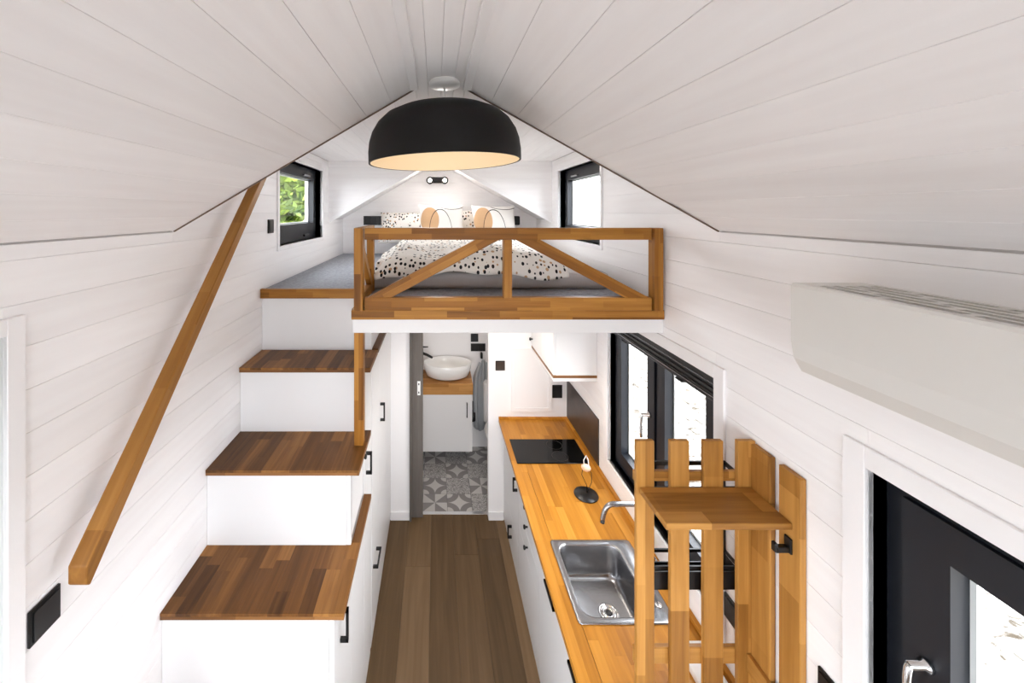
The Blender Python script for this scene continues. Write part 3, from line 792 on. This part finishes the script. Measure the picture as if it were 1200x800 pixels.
for j in range(len(rings) - 1):
    for k in range(nn): Fc.append((j*nn + k, j*nn + (k+1) % nn, (j+1)*nn + (k+1) % nn, (j+1)*nn + k))
Fc.append(tuple((len(rings)-1)*nn + k for k in range(nn)))
meshobj('basin', V, Fc, 'steel', sk, smooth=True)
dr = lathe('drain', [(0, .0), (.018, .0005), (.02, .006), (.026, .006), (.028, .001), (.036, .001), (.038, .006), (.046, .006), (.049, 0)], 28, 'chrome', sk, loc=(.862, 1.962, .7352))
lathe('strainer', [(0, .004), (.014, .003), (.016, 0)], 16, 'black_metal', dr, loc=(.862, 1.962, .7362))
lathe('cap', [(.016, 0), (.016, .004), (.013, .006), (0, .007)], 18, 'chrome', sk, loc=(1.038, 1.83, .906))
# tap
tp = thing('kitchen_tap', 'brushed steel tap arching over the sink', 'tap', (1.085, 2.06, .9))
XTp = 1.112
lathe('base', [(.026, 0), (.026, .008), (.02, .012), (.019, .10), (.02, .12), (.013, .13), (0, .131)], 20, 'steel', tp, loc=(XTp, 2.06, .9))
tube('spout', [(XTp, 2.06, 1.02), (XTp, 2.06, 1.17)] + [Vector(p) for p in arc((XTp, 2.06, 1.17), (XTp, 2.06, 1.205), (1.07, 2.06, 1.207), 6)][1:] + [(.95, 2.06, 1.207)] + arc((.93, 2.06, 1.207), (.88, 2.06, 1.205), (.872, 2.06, 1.11), 8), .0125, 'steel', tp, 14)
tube('lever', [(XTp, 2.045, .97), (XTp, 2.02, .975), (XTp - .005, 1.97, .99)], [.006, .006, .004], 'steel', tp, 8)
# hob
hb = thing('induction_hob', 'black glass hob set into the worktop', 'hob', (.87, 3.015, .9))
box('glass_plate', .592, 1.118, 2.864, 3.168, .9003, .906, 'hob', hb, bev=.002)
for yy in (2.945, 3.09): lathe('cooking_zone', [(.058, 0), (.06, 0), (.06, .0003), (.058, .0003), (.058, 0)], 32, 'splash', hb, loc=(.93, yy, .9061), caps=False)
# backsplash panel on the wall
tag(box('backsplash', XR - .008, XR - .0005, 2.815, YB - .004, .919, 1.25, 'splash', bev=.001), 'dark brown splashback panel on the wall behind the hob', 'splashback')

# upper cabinet
uc = thing('wall_cabinet', 'white wall cabinet with a thin wooden stripe along its bottom', 'cabinet', (1.0, 3.17, 1.508))
XU, YU = .85, 2.848
box('carcass', XU + .018, XR - .002, YU + .0, YB - .002, 1.552, 2.116, 'lacquer', uc, bev=.0015)
for (a, b) in ((YU + .001, 3.17), (3.17, YB - .003)):
    d = door(uc, a, b, 1.552, 2.114, XU, sx=-1)
    knob(d, XU, -1, a + .285 if a > 3 else a + .285, 1.62) if a > 3 else None
d.name = d.name
box('wood_strip', XU, XR - .002, YU - .001, YB - .002, 1.533, 1.5515, 'oak_edge', uc)
box('light_pelmet', XU + .002, XR - .002, YU + .0, YB - .002, 1.508, 1.5325, 'lacquer', uc, bev=.002)
knob(uc, XU, -1, 3.28, 2.055)

# table ornament on the worktop: black disc, bent wires, peach bird-like body
orn = thing('wire_ornament', 'small peach ornament on black wires above a round black base', 'ornament', (.975, 2.55, .9))
lathe('base', [(.0, 0), (.074, 0), (.076, .003), (.074, .007), (0, .008)], 32, 'black_plastic', orn, loc=(.975, 2.55, .9003))
B = Vector((.985, 2.56, .906))
tube('wire', [B, B + Vector((-.002, 0, .05)), B + Vector((-.035, .0, .12)), B + Vector((-.03, 0, .155))], .0022, 'black_metal', orn, 6)
tube('wire', [B, B + Vector((.012, 0, .03)), B + Vector((.03, 0, .07)), B + Vector((.028, 0, .13)), B + Vector((.0, 0, .17))], .0022, 'black_metal', orn, 6)
lathe('body', [(0, -.022), (.012, -.018), (.02, -.006), (.021, .006), (.014, .018), (0, .024)], 16, 'peach', orn, loc=B + Vector((-.008, 0, .165)), sx=1.55, rot=(0, .35, 0))
tube('loop', [B + Vector((-.02, 0, .178)), B + Vector((-.022, 0, .215)), B + Vector((-.006, 0, .245)), B + Vector((.006, 0, .22)), B + Vector((.012, 0, .165))], .0028, 'plastic_white', orn, 6)
tag(box('tray', 1.012, 1.128, 1.475, 1.665, .9005, .925, 'plastic_white', bev=.006, seg=2), 'small white tray on the worktop behind the slatted screen', 'tray')

# ------------------------------------------------------------------ slatted screen with shelf
sc = thing('slatted_screen', 'oak slatted screen with small shelf at the end of the worktop', 'screen', (.95, 1.44, 0))
YS = 1.432
ZT = 1.903
for (a, b) in ((.7316, .797), (.856, .925), (.9775, 1.049), (1.102, 1.166)):
    beam('slat', ((a + b) / 2, YS + .009, 0), ((a + b) / 2, YS + .009, ZT), .018, b - a, 'plank_slat', sc, up=(1, 0, 0))
for (a, b) in ((1.350, 1.4315), (1.237, 1.316)):
    beam('slat', (1.158, (a + b) / 2, 0), (1.158, (a + b) / 2, ZT - .008), b - a, .02, 'plank_slat', sc, up=(1, 0, 0))
for z in (1.762, 1.10):
    beam('cross_rail', (.733, YS + .0265, z), (1.166, YS + .0265, z), .016, .062 if z < 1.5 else .036, 'plank_slat', sc)
beam('cross_rail', (.733, YS + .0265, .4), (1.166, YS + .0265, .4), .016, .062, 'plank_slat', sc)
beam('cross_rail', (1.140, 1.237, 1.10), (1.140, 1.431, 1.10), .016, .062, 'plank_slat', sc)
beam('shelf', (.741, 1.347, 1.726), (1.147, 1.347, 1.726), .168, .022, 'plank_slat', sc)
beam('shelf', (.741, 1.347, .62), (1.13, 1.347, .62), .168, .022, 'plank_slat', sc)
hk = thing('coat_hook', 'black metal hook screwed to a slat of the wooden screen', 'hook', (1.147, 1.275, 1.66))
box('plate', 1.140, 1.1478, 1.262, 1.288, 1.635, 1.685, 'black_metal', hk, bev=.002)
box('arm', 1.098, 1.140, 1.266, 1.284, 1.638, 1.656, 'black_metal', hk, bev=.002)
box('tip', 1.094, 1.106, 1.266, 1.284, 1.638, 1.668, 'black_metal', hk, bev=.003)

rk = thing('wire_rack', 'two-tier black metal rack hung on the kitchen side of the slatted screen', 'rack', (.95, 1.51, 1.33))
Y0, Y1, X0, X1 = 1.470, 1.551, .802, 1.14
def ring(z, h, parent, name):
    t = .006
    return boxes(name, [(X0, X1, Y0, Y0 + t, z, z + h), (X0, X1, Y1 - t, Y1, z, z + h), (X0, X0 + t, Y0 + t, Y1 - t, z, z + h), (X1 - t, X1, Y0 + t, Y1 - t, z, z + h)], 'black_metal', parent)
ring(1.742, .016, rk, 'top_frame')
boxes('top_grid', [(X0 + .006, X1 - .006, Y0 + .004, Y0 + .010, 1.70, 1.706)], 'black_metal', rk)
ring(1.40, .012, rk, 'guard_rail')
boxes('tray', [(X0, X1, Y0, Y0 + .004, 1.325, 1.392), (X0, X1, Y1 - .004, Y1, 1.325, 1.36), (X0, X0 + .004, Y0, Y1, 1.325, 1.36), (X1 - .004, X1, Y0, Y1, 1.325, 1.392), (X0, X1, Y0, Y1, 1.325, 1.329)], 'black_metal', rk)
for xx in (X0 + .001, X1 - .007):
    beam('upright', (xx + .003, Y1 - .004, 1.325), (xx + .003, Y1 - .004, 1.745), .006, .006, 'black_metal', rk, bev=0)

# ------------------------------------------------------------------ switches and sockets
def plate_x(name, X, s, y0, y1, z0, z1, label, cat, n=2, kind='socket'):
    """plate on a side wall; s = +1 right wall"""
    r = thing(name, label, cat, (X, (y0 + y1) / 2, z0), 'black sockets and switches')
    fx = sorted((X, X - s * .009))
    box('frame', *fx, y0, y1, z0, z1, 'black_plastic', r, bev=.002)
    vert = (z1 - z0) > (y1 - y0) * 1.3
    for i in range(n):
        if vert: a, b, c, d = y0 + .008, y1 - .008, z0 + .008 + i * (z1 - z0 - .01) / n, z0 + (i + 1) * (z1 - z0 - .006) / n - .002
        else: a, b, c, d = y0 + .008 + i * (y1 - y0 - .01) / n, y0 + (i + 1) * (y1 - y0 - .006) / n - .002, z0 + .008, z1 - .008
        px = sorted((X - s * .009, X - s * .013))
        box('insert', *px, a, b, c, d, 'black_metal', r, bev=.001)
    return r
def plate_y(name, Y, x0, x1, z0, z1, label, cat, n=1, mat='black_metal'):
    r = thing(name, label, cat, ((x0 + x1) / 2, Y, z0), 'black sockets and switches')
    box('frame', x0, x1, Y - .009, Y, z0, z1, 'black_plastic', r, bev=.002)
    for i in range(n):
        w_ = (x1 - x0 - .01) / n
        box('insert', x0 + .007 + i * w_, x0 + .003 + (i + 1) * w_, Y - .013, Y - .009, z0 + .008, z1 - .008, mat, r, bev=.001)
    return r
plate_x('wall_socket', XL, -1, 1.040, 1.127, 1.580, 1.676, 'black double socket on the white wall below the handrail foot', 'socket', 1)
plate_x('light_switch', XL, -1, 2.525, 2.605, 2.60, 2.69, 'black light switch on the wall beside the green dormer window', 'switch', 1)
plate_x('wall_socket', XR, 1, 1.50, 1.585, 1.115, 1.21, 'black socket on the wall just behind the slatted screen', 'socket', 1)
plate_x('wall_socket', XR, 1, 1.105, 1.196, 1.265, 1.36, 'black socket between the slatted screen and the window', 'socket', 1)
plate_y('wall_socket', YE, -.845, -.615, 2.585, 2.69, 'wide black triple socket on the gable wall beside the bed', 'socket', 3)
plate_y('thermostat', YB, .529, .612, 1.33, 1.415, 'small black thermostat with grey display next to the bathroom door', 'thermostat', 1, 'splash')
plate_y('wall_socket', YB, 1.035, 1.122, 1.085, 1.20, 'black socket beneath the white wall cabinet', 'socket', 1)
plate_y('light_switch', YE, .405, .492, 1.225, 1.32, 'small square black switch above the bathroom double socket', 'switch', 1)
plate_y('wall_socket', YE, .405, .575, 1.115, 1.205, 'black double socket on the bathroom wall above the towel', 'socket', 2)
lathe_sw = thing('reading_switch', 'small rounded black switch on the gable wall next to a white cushion', 'switch', (.93, YE, 2.60))
box('body', .90, .975, YE - .03, YE, 2.585, 2.69, 'black_plastic', lathe_sw, bev=.018, seg=3)
box('rocker', .922, .953, YE - .035, YE - .03, 2.615, 2.66, 'black_metal', lathe_sw, bev=.002)
# wall lamp above the bed
sn = thing('wall_lamp', 'black twin wall lamp on the gable above the bed', 'lamp', (.015, YE, 3.06))
box('backplate', -.085, .115, YE - .03, YE, 3.072, 3.142, 'black_metal', sn, bev=.012, seg=2)
for xx in (-.07, .10):
    lathe('spot', [(.0, 0), (.036, 0), (.042, .012), (.042, .055), (.036, .06), (.034, .056), (.0, .052)], 20, 'black_metal', sn, loc=(xx, YE - .028, 3.10), rot=(PI / 2, 0, 0))
    lathe('lens', [(0, 0), (.024, 0), (.022, .004), (0, .006)], 16, 'lens', sn, loc=(xx, YE - .081, 3.10), rot=(PI / 2, 0, 0))
    l_ = bpy.data.lights.new('wall_spot', 'SPOT'); l_.energy = 2.6; l_.color = (1, .95, .9); l_.spot_size = 2.7; l_.spot_blend = .5; l_.shadow_soft_size = .03
    o_ = bpy.data.objects.new('wall_spot', l_); COL.objects.link(o_); o_.parent = sn; o_.location = (xx - .015, -.1, .04); o_.rotation_euler = (PI / 2 - .35, 0, PI)
# access hatch on the partition
ah = thing('access_hatch', 'white framed access hatch in the partition above the worktop', 'hatch', (.85, YB, .98))
box('panel', .70, .995, YB - .008, YB, 1.0, 1.495, 'paint', ah, bev=.002)
boxes('frame', [(.668, .70, YB - .014, YB, .968, 1.527), (.995, 1.027, YB - .014, YB, .968, 1.527), (.70, .995, YB - .014, YB, .968, 1.0), (.70, .995, YB - .014, YB, 1.495, 1.527)], 'paint', ah)

# ------------------------------------------------------------------ bathroom
sd = thing('sliding_door', 'grey oak pocket door half drawn out of the wall', 'door', (-.18, 3.53, 0))
box('leaf', -.5, -.118, 3.512, 3.548, .004, 2.116, 'greywood', sd, bev=.002)
box('latch_plate', -.168, -.14, 3.508, 3.512, 1.10, 1.225, 'plastic_white', sd, bev=.006, seg=2)
for z in (1.125, 1.2): box('latch_slot', -.159, -.149, 3.5065, 3.508, z - .008, z + .008, 'black_metal', sd)
struct(boxes('trim_door', [(DL, DL + .018, 3.47, 3.508, 0, 2.116)], 'greywood'), 'narrow grey jamb strip of the bathroom doorway')
vn = thing('vanity_unit', 'white wall-hung vanity cabinet with a thick wooden top', 'vanity', (.07, 4.38, .174))
box('body', -.255, .385, 4.22, YE - .002, .174, .782, 'lacquer', vn)
d = box('door', -.255, .387, 4.20, 4.218, .174, .784, 'lacquer', vn, bev=.002)
boxes('handle', [(.325, .335, 4.175, 4.2, .55, .56), (.325, .335, 4.175, 4.2, .69, .70), (.325, .335, 4.17, 4.18, .55, .70)], 'black_metal', d)
beam('top_slab', (-.26, 4.385, .842), (.395, 4.385, .842), .38, .116, 'wood_bath', vn)
vb = thing('vessel_basin', 'oval white ceramic vessel basin on the vanity', 'basin', (.12, 4.38, .9))
lathe('bowl', [(0, .012), (.10, .012), (.19, .03), (.238, .09), (.255, .165), (.262, .168), (.268, .164), (.258, .1), (.232, .03), (.17, .0005), (0, .0005)], 40, 'ceramic', vb, loc=(.128, 4.38, .9005), sy=.66)
lathe('drain', [(0, 0), (.022, 0), (.022, .004), (0, .005)], 18, 'chrome', vb, loc=(.128, 4.38, .913))
bt = thing('basin_tap', 'tall black tap at the side of the white vessel basin', 'tap', (-.13, 4.46, .9))
tube('body', [(-.165, 4.46, .9005), (-.165, 4.46, 1.19)], .02, 'black_metal', bt, 14)
tube('spout', [(-.165, 4.455, 1.14), (-.10, 4.43, 1.125), (-.04, 4.41, 1.10)], [.016, .015, .012], 'black_metal', bt, 10)
tube('lever', [(-.165, 4.46, 1.19), (-.165, 4.46, 1.205), (-.09, 4.44, 1.212)], [.012, .01, .006], 'black_metal', bt, 8)
hk2 = tag(box('towel_hook', .515, .54, YE - .045, YE, 1.04, 1.105, 'black_metal', bev=.005, seg=2), 'black towel hook on the bathroom wall', 'hook')
# towel: folded cloth gathered at the hook
V, Fc = [], []
nu, nv = 25, 14
for j in range(nv):
    t = j / (nv - 1); z = 1.035 - t * .80
    wdt = .04 + .062 * min(1, t * 5) + .012 * math.sin(t * 3)
    for i in range(nu):
        u_ = i / (nu - 1) * 2 - 1
        V.append((.545 + u_ * wdt, YE - .035 - .018 * math.cos(u_ * 9 + t * 1.2) - .008 * math.cos(u_ * 17) - .01 * (1 - t) , z - .04 * abs(u_) * (1 - t) + (.03 * math.sin(u_ * 4) if j == nv - 1 else 0)))
for j in range(nv - 1):
    for i in range(nu - 1): Fc.append((j*nu + i, j*nu + i + 1, (j+1)*nu + i + 1, (j+1)*nu + i))
tw = meshobj('towel', V, Fc, 'towel', smooth=True); md = tw.modifiers.new('thick', 'SOLIDIFY'); md.thickness = .008
tag(tw, 'grey towel hanging from a black hook in the bathroom', 'towel')
tbh = thing('toilet_brush', 'black wall-mounted toilet brush holder beside the vanity', 'toilet brush', (.43, YE - .05, .33))
lathe('holder', [(0, 0), (.035, 0), (.037, .01), (.037, .1), (.033, .1), (.0, .09)], 18, 'black_plastic', tbh, loc=(.425, YE - .04, .33))
tube('brush_handle', [(.425, YE - .04, .40), (.425, YE - .04, .55)], .006, 'black_plastic', tbh, 8)
# toilet, mostly hidden behind the door jamb
tl = thing('toilet', 'white ceramic toilet behind the bathroom door jamb', 'toilet', (.66, 4.2, 0))
lathe('bowl', [(.0, 0), (.13, 0), (.12, .04), (.105, .15), (.15, .28), (.18, .36), (.185, .385), (.15, .39), (.12, .33), (.0, .28)], 28, 'ceramic', tl, loc=(.655, 4.2, 0), sx=.72, sy=1.15)
lathe('seat', [(.12, 0), (.188, 0), (.19, .012), (.185, .02), (0, .024)], 28, 'plastic_white', tl, loc=(.655, 4.2, .39), sx=.72, sy=1.15)
box('tank', .54, .78, 4.42, YE - .004, .36, .80, 'ceramic', tl, bev=.02, seg=3)
box('flush_button', .63, .69, 4.46, 4.52, .80, .808, 'chrome', tl, bev=.003)

# ------------------------------------------------------------------ bed
bd = thing('mattress', 'low mattress in a grey sheet lying on the loft carpet', 'mattress', (.32, 3.48, ZC))
MX0, MX1, MY0, MY1, MZ = -.425, 1.09, 2.452, 4.545, 2.358
box('core', MX0, MX1, MY0, MY1, ZC + .001, MZ, 'sheet', bd, bev=.032, seg=4)
# duvet: draped grid with folds
V, Fc = [], []
nu, nv = 70, 70
DX0, DX1, DY0, DY1 = -.376, .82, 2.425, 3.95
for j in range(nv):
    for i in range(nu):
        u_, t = i / (nu - 1), j / (nv - 1)
        x = DX0 + (DX1 - DX0) * u_
        n1 = noise.noise(Vector((x * 3.1, t * 4.6, 1.7))); n2 = noise.noise(Vector((x * 8 + 4, t * 9, 5.1)))
        ed = min(u_, 1 - u_) * (DX1 - DX0)
        top = MZ + .095 + .05 * n1 + .024 * n2 - .07 * math.exp(-(ed / .06) ** 2)
        hang = .13
        if t < hang:                                   # front edge hanging over the mattress
            h = 1 - t / hang
            hem = MZ - .012 + .022 * math.sin(x * 5.3 + .6) + .01 * math.sin(x * 17)
            z = top + (hem - top) * h ** 1.25
            y = DY0 - .012 + .085 * (1 - h) ** 2 + .012 * math.sin(x * 15 + 1) * h
        else:
            y = DY0 + .073 + (DY1 - DY0 - .073) * (t - hang) / (1 - hang); z = max(top, MZ + .036)
        y += .35 * max(0, u_ - .84) * (1 - t)          # the corner on the window side is pulled back
        V.append((x, y, z))
for j in range(nv - 1):
    for i in range(nu - 1): Fc.append((j*nu + i, j*nu + i + 1, (j+1)*nu + i + 1, (j+1)*nu + i))
dv = meshobj('duvet', V, Fc, 'spotted', smooth=True); md = dv.modifiers.new('thick', 'SOLIDIFY'); md.thickness = .03; md.offset = -1
tag(dv, 'white duvet printed with small black and tan marks, spread on the mattress', 'duvet')
def pillow(name, loc, w_, h_, t_, rx, rz, mat, label, group):
    V, Fc = [], []; n = 22
    for sgn in (1, -1):
        for j in range(n):
            for i in range(n):
                u_, v_ = i / (n-1) * 2 - 1, j / (n-1) * 2 - 1
                e = (max(0, 1 - abs(u_) ** 3.2) ** .55) * (max(0, 1 - abs(v_) ** 3.2) ** .55)
                pin = 1 - .07 * (1 - abs(u_) ** 2) * abs(v_) ** 4; pin2 = 1 - .07 * (1 - abs(v_) ** 2) * abs(u_) ** 4
                nz = .012 * noise.noise(Vector((u_ * 2.2 + loc[0] * 9, v_ * 2.2, sgn)))
                V.append((u_ * w_ / 2 * pin2, sgn * (e * (t_ / 2 + nz) + .0015), v_ * h_ / 2 * pin))
    for s in (0, 1):
        o = s * n * n
        for j in range(n - 1):
            for i in range(n - 1): Fc.append((o + j*n + i, o + j*n + i + 1, o + (j+1)*n + i + 1, o + (j+1)*n + i))
    rim = [i for i in range(n)] + [j*n + n-1 for j in range(1, n)] + [(n-1)*n + i for i in range(n-2, -1, -1)] + [j*n for j in range(n-2, 0, -1)]
    for k in range(len(rim)):
        a, b = rim[k], rim[(k+1) % len(rim)]; Fc.append((a, b, b + n*n, a + n*n))
    o = meshobj(name, V, Fc, mat, smooth=True, loc=loc, rot=(rx, 0, rz))
    return tag(o, label, 'pillow', group)
pillow('pillow', (-.33, 4.42, 2.56), .62, .40, .16, -.55, 0, 'spotted', 'spotted pillow leaning on the gable wall under the triple socket', 'spotted pillows')
pillow('pillow', (.36, 4.43, 2.57), .62, .42, .16, -.4, 0, 'spotted', 'spotted pillow showing between the two white cushions', 'spotted pillows')
pillow('cushion', (.06, 4.22, 2.595), .49, .47, .14, -.35, .12, 'art', 'white cushion with tan shape, below the twin wall lamp', 'white cushions with tan shapes')
pillow('cushion', (.63, 4.22, 2.592), .48, .46, .14, -.35, .10, 'art', 'white cushion with tan shape, beside the small rounded switch', 'white cushions with tan shapes')

# ------------------------------------------------------------------ pendant lamp
pl = thing('pendant_lamp', 'large black dome pendant lamp with cream inside hanging from the ridge', 'lamp', (.033, 1.533, 2.93))
LX, LY, LZ = .033, 1.533, 2.93; RA = .293
prof_o = [(r, z * .925) for r, z in [(RA, 0), (RA, .045), (RA * .985, .085), (RA * .945, .125), (RA * .87, .165), (RA * .76, .198), (RA * .6, .222), (RA * .4, .238), (RA * .2, .245), (.0, .247)]]
tilt = (0, -.028, 0)
lathe('shade', prof_o[:-1] + [(.0, .2285), (.0, .2245)] + [(max(.0, r - .006), z - .005) for r, z in prof_o[-2::-1] if z > .02] + [(RA - .006, 0), (RA, 0)], 64, 'lamp_black', pl, loc=(LX, LY, LZ), rot=tilt, caps=False)
lathe('inner_liner', [(r, z * .92) for r, z in [(RA - .007, .001), (RA - .007, .045), (RA * .95, .085), (RA * .90, .12), (RA * .82, .155), (RA * .7, .185), (RA * .5, .21), (RA * .3, .225), (.0, .231)]], 64, 'cream', pl, loc=(LX, LY, LZ), rot=tilt, caps=False)
l_ = bpy.data.lights.new('bulb_light', 'POINT'); l_.energy = .13; l_.color = (1, .9, .74); l_.shadow_soft_size = .05
o_ = bpy.data.objects.new('bulb_light', l_); COL.objects.link(o_); o_.parent = pl; o_.location = (0, 0, .07)
lathe('bulb', [(0, .09), (.03, .1), (.043, .13), (.036, .160), (.018, .18), (.016, .205), (0, .206)], 20, 'bulb', pl, loc=(LX, LY, LZ))
tube('cord', [(LX, LY, LZ + .227), (LX, LY, ZR - .004)], .0035, 'plastic_white', pl, 8)
lathe('canopy', [(0, .0), (.055, 0), (.06, -.006), (.06, -.020), (.02, -.024), (0, -.026)], 32, 'plastic_white', pl, loc=(LX, LY, ZR))

# ------------------------------------------------------------------ air conditioner on the side wall
ac = thing('air_conditioner', 'white wall-mounted air conditioner with slotted top grille under the eaves', 'air conditioner', (1.07, .68, 2.30))
AY0, AY1, AX, AZ0, AZ1 = .27, 1.079, .975, 2.29, 2.545
prism('housing', [(XR - .001, AZ0), (AX + .075, AZ0), (AX + .03, AZ0 + .012), (AX + .008, AZ0 + .05), (AX, AZ0 + .10), (AX, AZ1 - .008), (AX + .005, AZ1), (AX + .02, AZ1), (AX + .02, AZ1 - .012), (XR - .012, AZ1 - .012), (XR - .012, AZ1), (XR - .001, AZ1)], 'y', AY0, AY1, 'ac_white', ac)
box('end_cap', AX + .02, XR - .012, AY1 - .05, AY1 - .0005, AZ1 - .013, AZ1, 'ac_white', ac)
box('grille_floor', AX + .021, XR - .013, AY0 + .002, AY1 - .052, AZ1 - .0118, AZ1 - .0035, 'void', ac)  # dark plate close under the bars, its colour stands in for deep slot shade
nsl = 5; gx0, gx1 = AX + .02, XR - .012; gp = (gx1 - gx0) / nsl
for i in range(nsl + 1):
    xa = gx0 + i * gp
    box('grille_bar', max(gx0, xa - .0055), min(gx1, xa + .0055), AY0 + .002, AY1 - .05, AZ1 - .0035, AZ1 + .0004, 'ac_white', ac)
for i in range(nsl):
    yy = AY1 - .05 - .14 + .05 * (i % 3)
    while yy > AY0 + .03:
        box('grille_bridge', gx0 + i * gp + .0055, gx0 + (i + 1) * gp - .0055, yy - .008, yy + .008, AZ1 - .0035, AZ1 + .0004, 'ac_white', ac); yy -= .15
box('air_flap', AX + .08, AX + .15, AY0 + .04, AY1 - .04, AZ0 - .006, AZ0 - .0005, 'ac_white', ac)

# ------------------------------------------------------------------ unseen ceiling lamps added to brighten the kitchen and the bathroom
def added_downlight(x, y, z, label, power):
    r = thing('downlight', label, 'lamp', (x, y, z), 'round lamps under the loft')
    lathe('rim', [(.05, 0), (.062, 0), (.062, -.008), (.05, -.010), (.046, -.006)], 24, 'plastic_white', r, loc=(x, y, z), caps=False)
    lathe('disc', [(0, -.005), (.046, -.005), (.046, -.003), (0, -.003)], 24, 'led', r, loc=(x, y, z))
    l = bpy.data.lights.new('downlight', 'SPOT'); l.energy = power; l.color = (1, .91, .80); l.spot_size = 2.5; l.spot_blend = .6; l.shadow_soft_size = .05
    o = bpy.data.objects.new('downlight_light', l); COL.objects.link(o); o.parent = r; o.location = (0, 0, -.02)
added_downlight(.45, 2.35, 2.12, 'round white lamp under the loft above the sink end', 5)
added_downlight(.45, 3.0, 2.12, 'round white lamp under the loft facing the hob', 5)
added_downlight(.2, 4.0, 2.12, 'round white lamp in the bathroom ceiling', 2)

# ------------------------------------------------------------------ outdoors
gd = struct(box('ground', -40, 40, -30, 60, -.75, -.65, 'ground'), 'pale stony ground outside')
# loose stones on the slope outside the kitchen window (far too many to count)
V, Fc = [], []
ico = bmesh.new(); bmesh.ops.create_icosphere(ico, subdivisions=1, radius=1); IV = [v.co.copy() for v in ico.verts]; ico.faces.ensure_lookup_table()
IF = [[v.index for v in f.verts] for f in ico.faces]; ico.free()
for _ in range(1400):
    x, y = R_.uniform(1.9, 9), R_.uniform(-.5, 13); r = R_.choice((.02, .03, .04, .06, .09)) * R_.uniform(.7, 1.4)
    o = len(V); sx, sy, sz = r * R_.uniform(.8, 1.5), r * R_.uniform(.8, 1.5), r * R_.uniform(.4, .8)
    for v in IV: V.append((x + v.x * sx, y + v.y * sy, -.65 + v.z * sz))
    Fc += [[o + i for i in f] for f in IF]
stn = meshobj('loose_stones', V, Fc, 'stone'); stn['kind'] = 'stuff'; tag(stn, 'loose pale stones scattered on the ground outside the kitchen window', 'stones')
def tree(x, y, h, r, label):
    t = thing('tree', label, 'tree', (x, y, -.65), 'leafy trees outside the dormer window')
    tube('trunk', [(x, y, -.65), (x + .1, y, h * .35), (x, y + .1, h * .8)], [.16, .12, .05], 'bark', t, 9)
    V, Fc = [], []
    for _ in range(11000):
        while True:
            p = Vector((R_.uniform(-1, 1), R_.uniform(-1, 1), R_.uniform(-1, 1)))
            if .2 < p.length < 1: break
        q = Vector((x + p.x * r, y + p.y * r, h * .52 + p.z * h * .58))
        d = Vector((R_.gauss(0, 1), R_.gauss(0, 1), R_.gauss(0, .5))).normalized(); e = d.orthogonal().normalized()
        if R_.random() < .5: e = d.cross(e)
        s = R_.uniform(.11, .22); o = len(V)
        V += [tuple(q - d * s), tuple(q + e * s * .5), tuple(q + d * s), tuple(q - e * s * .5)]; Fc.append((o, o+1, o+2, o+3))
    f_ = meshobj('foliage', V, Fc, 'leaf', t); f_['kind'] = 'stuff'
for (tx, ty, th, tr) in ((-4.7, 12.5, 6.2, 2.1), (-9.0, 12.6, 6.4, 2.0), (-5.3, 17.3, 7.2, 2.3), (-10.2, 17.2, 6.8, 2.2)):
    tree(tx, ty, th, tr, 'bright green leafy tree beyond the dormer window, on the stony ground')
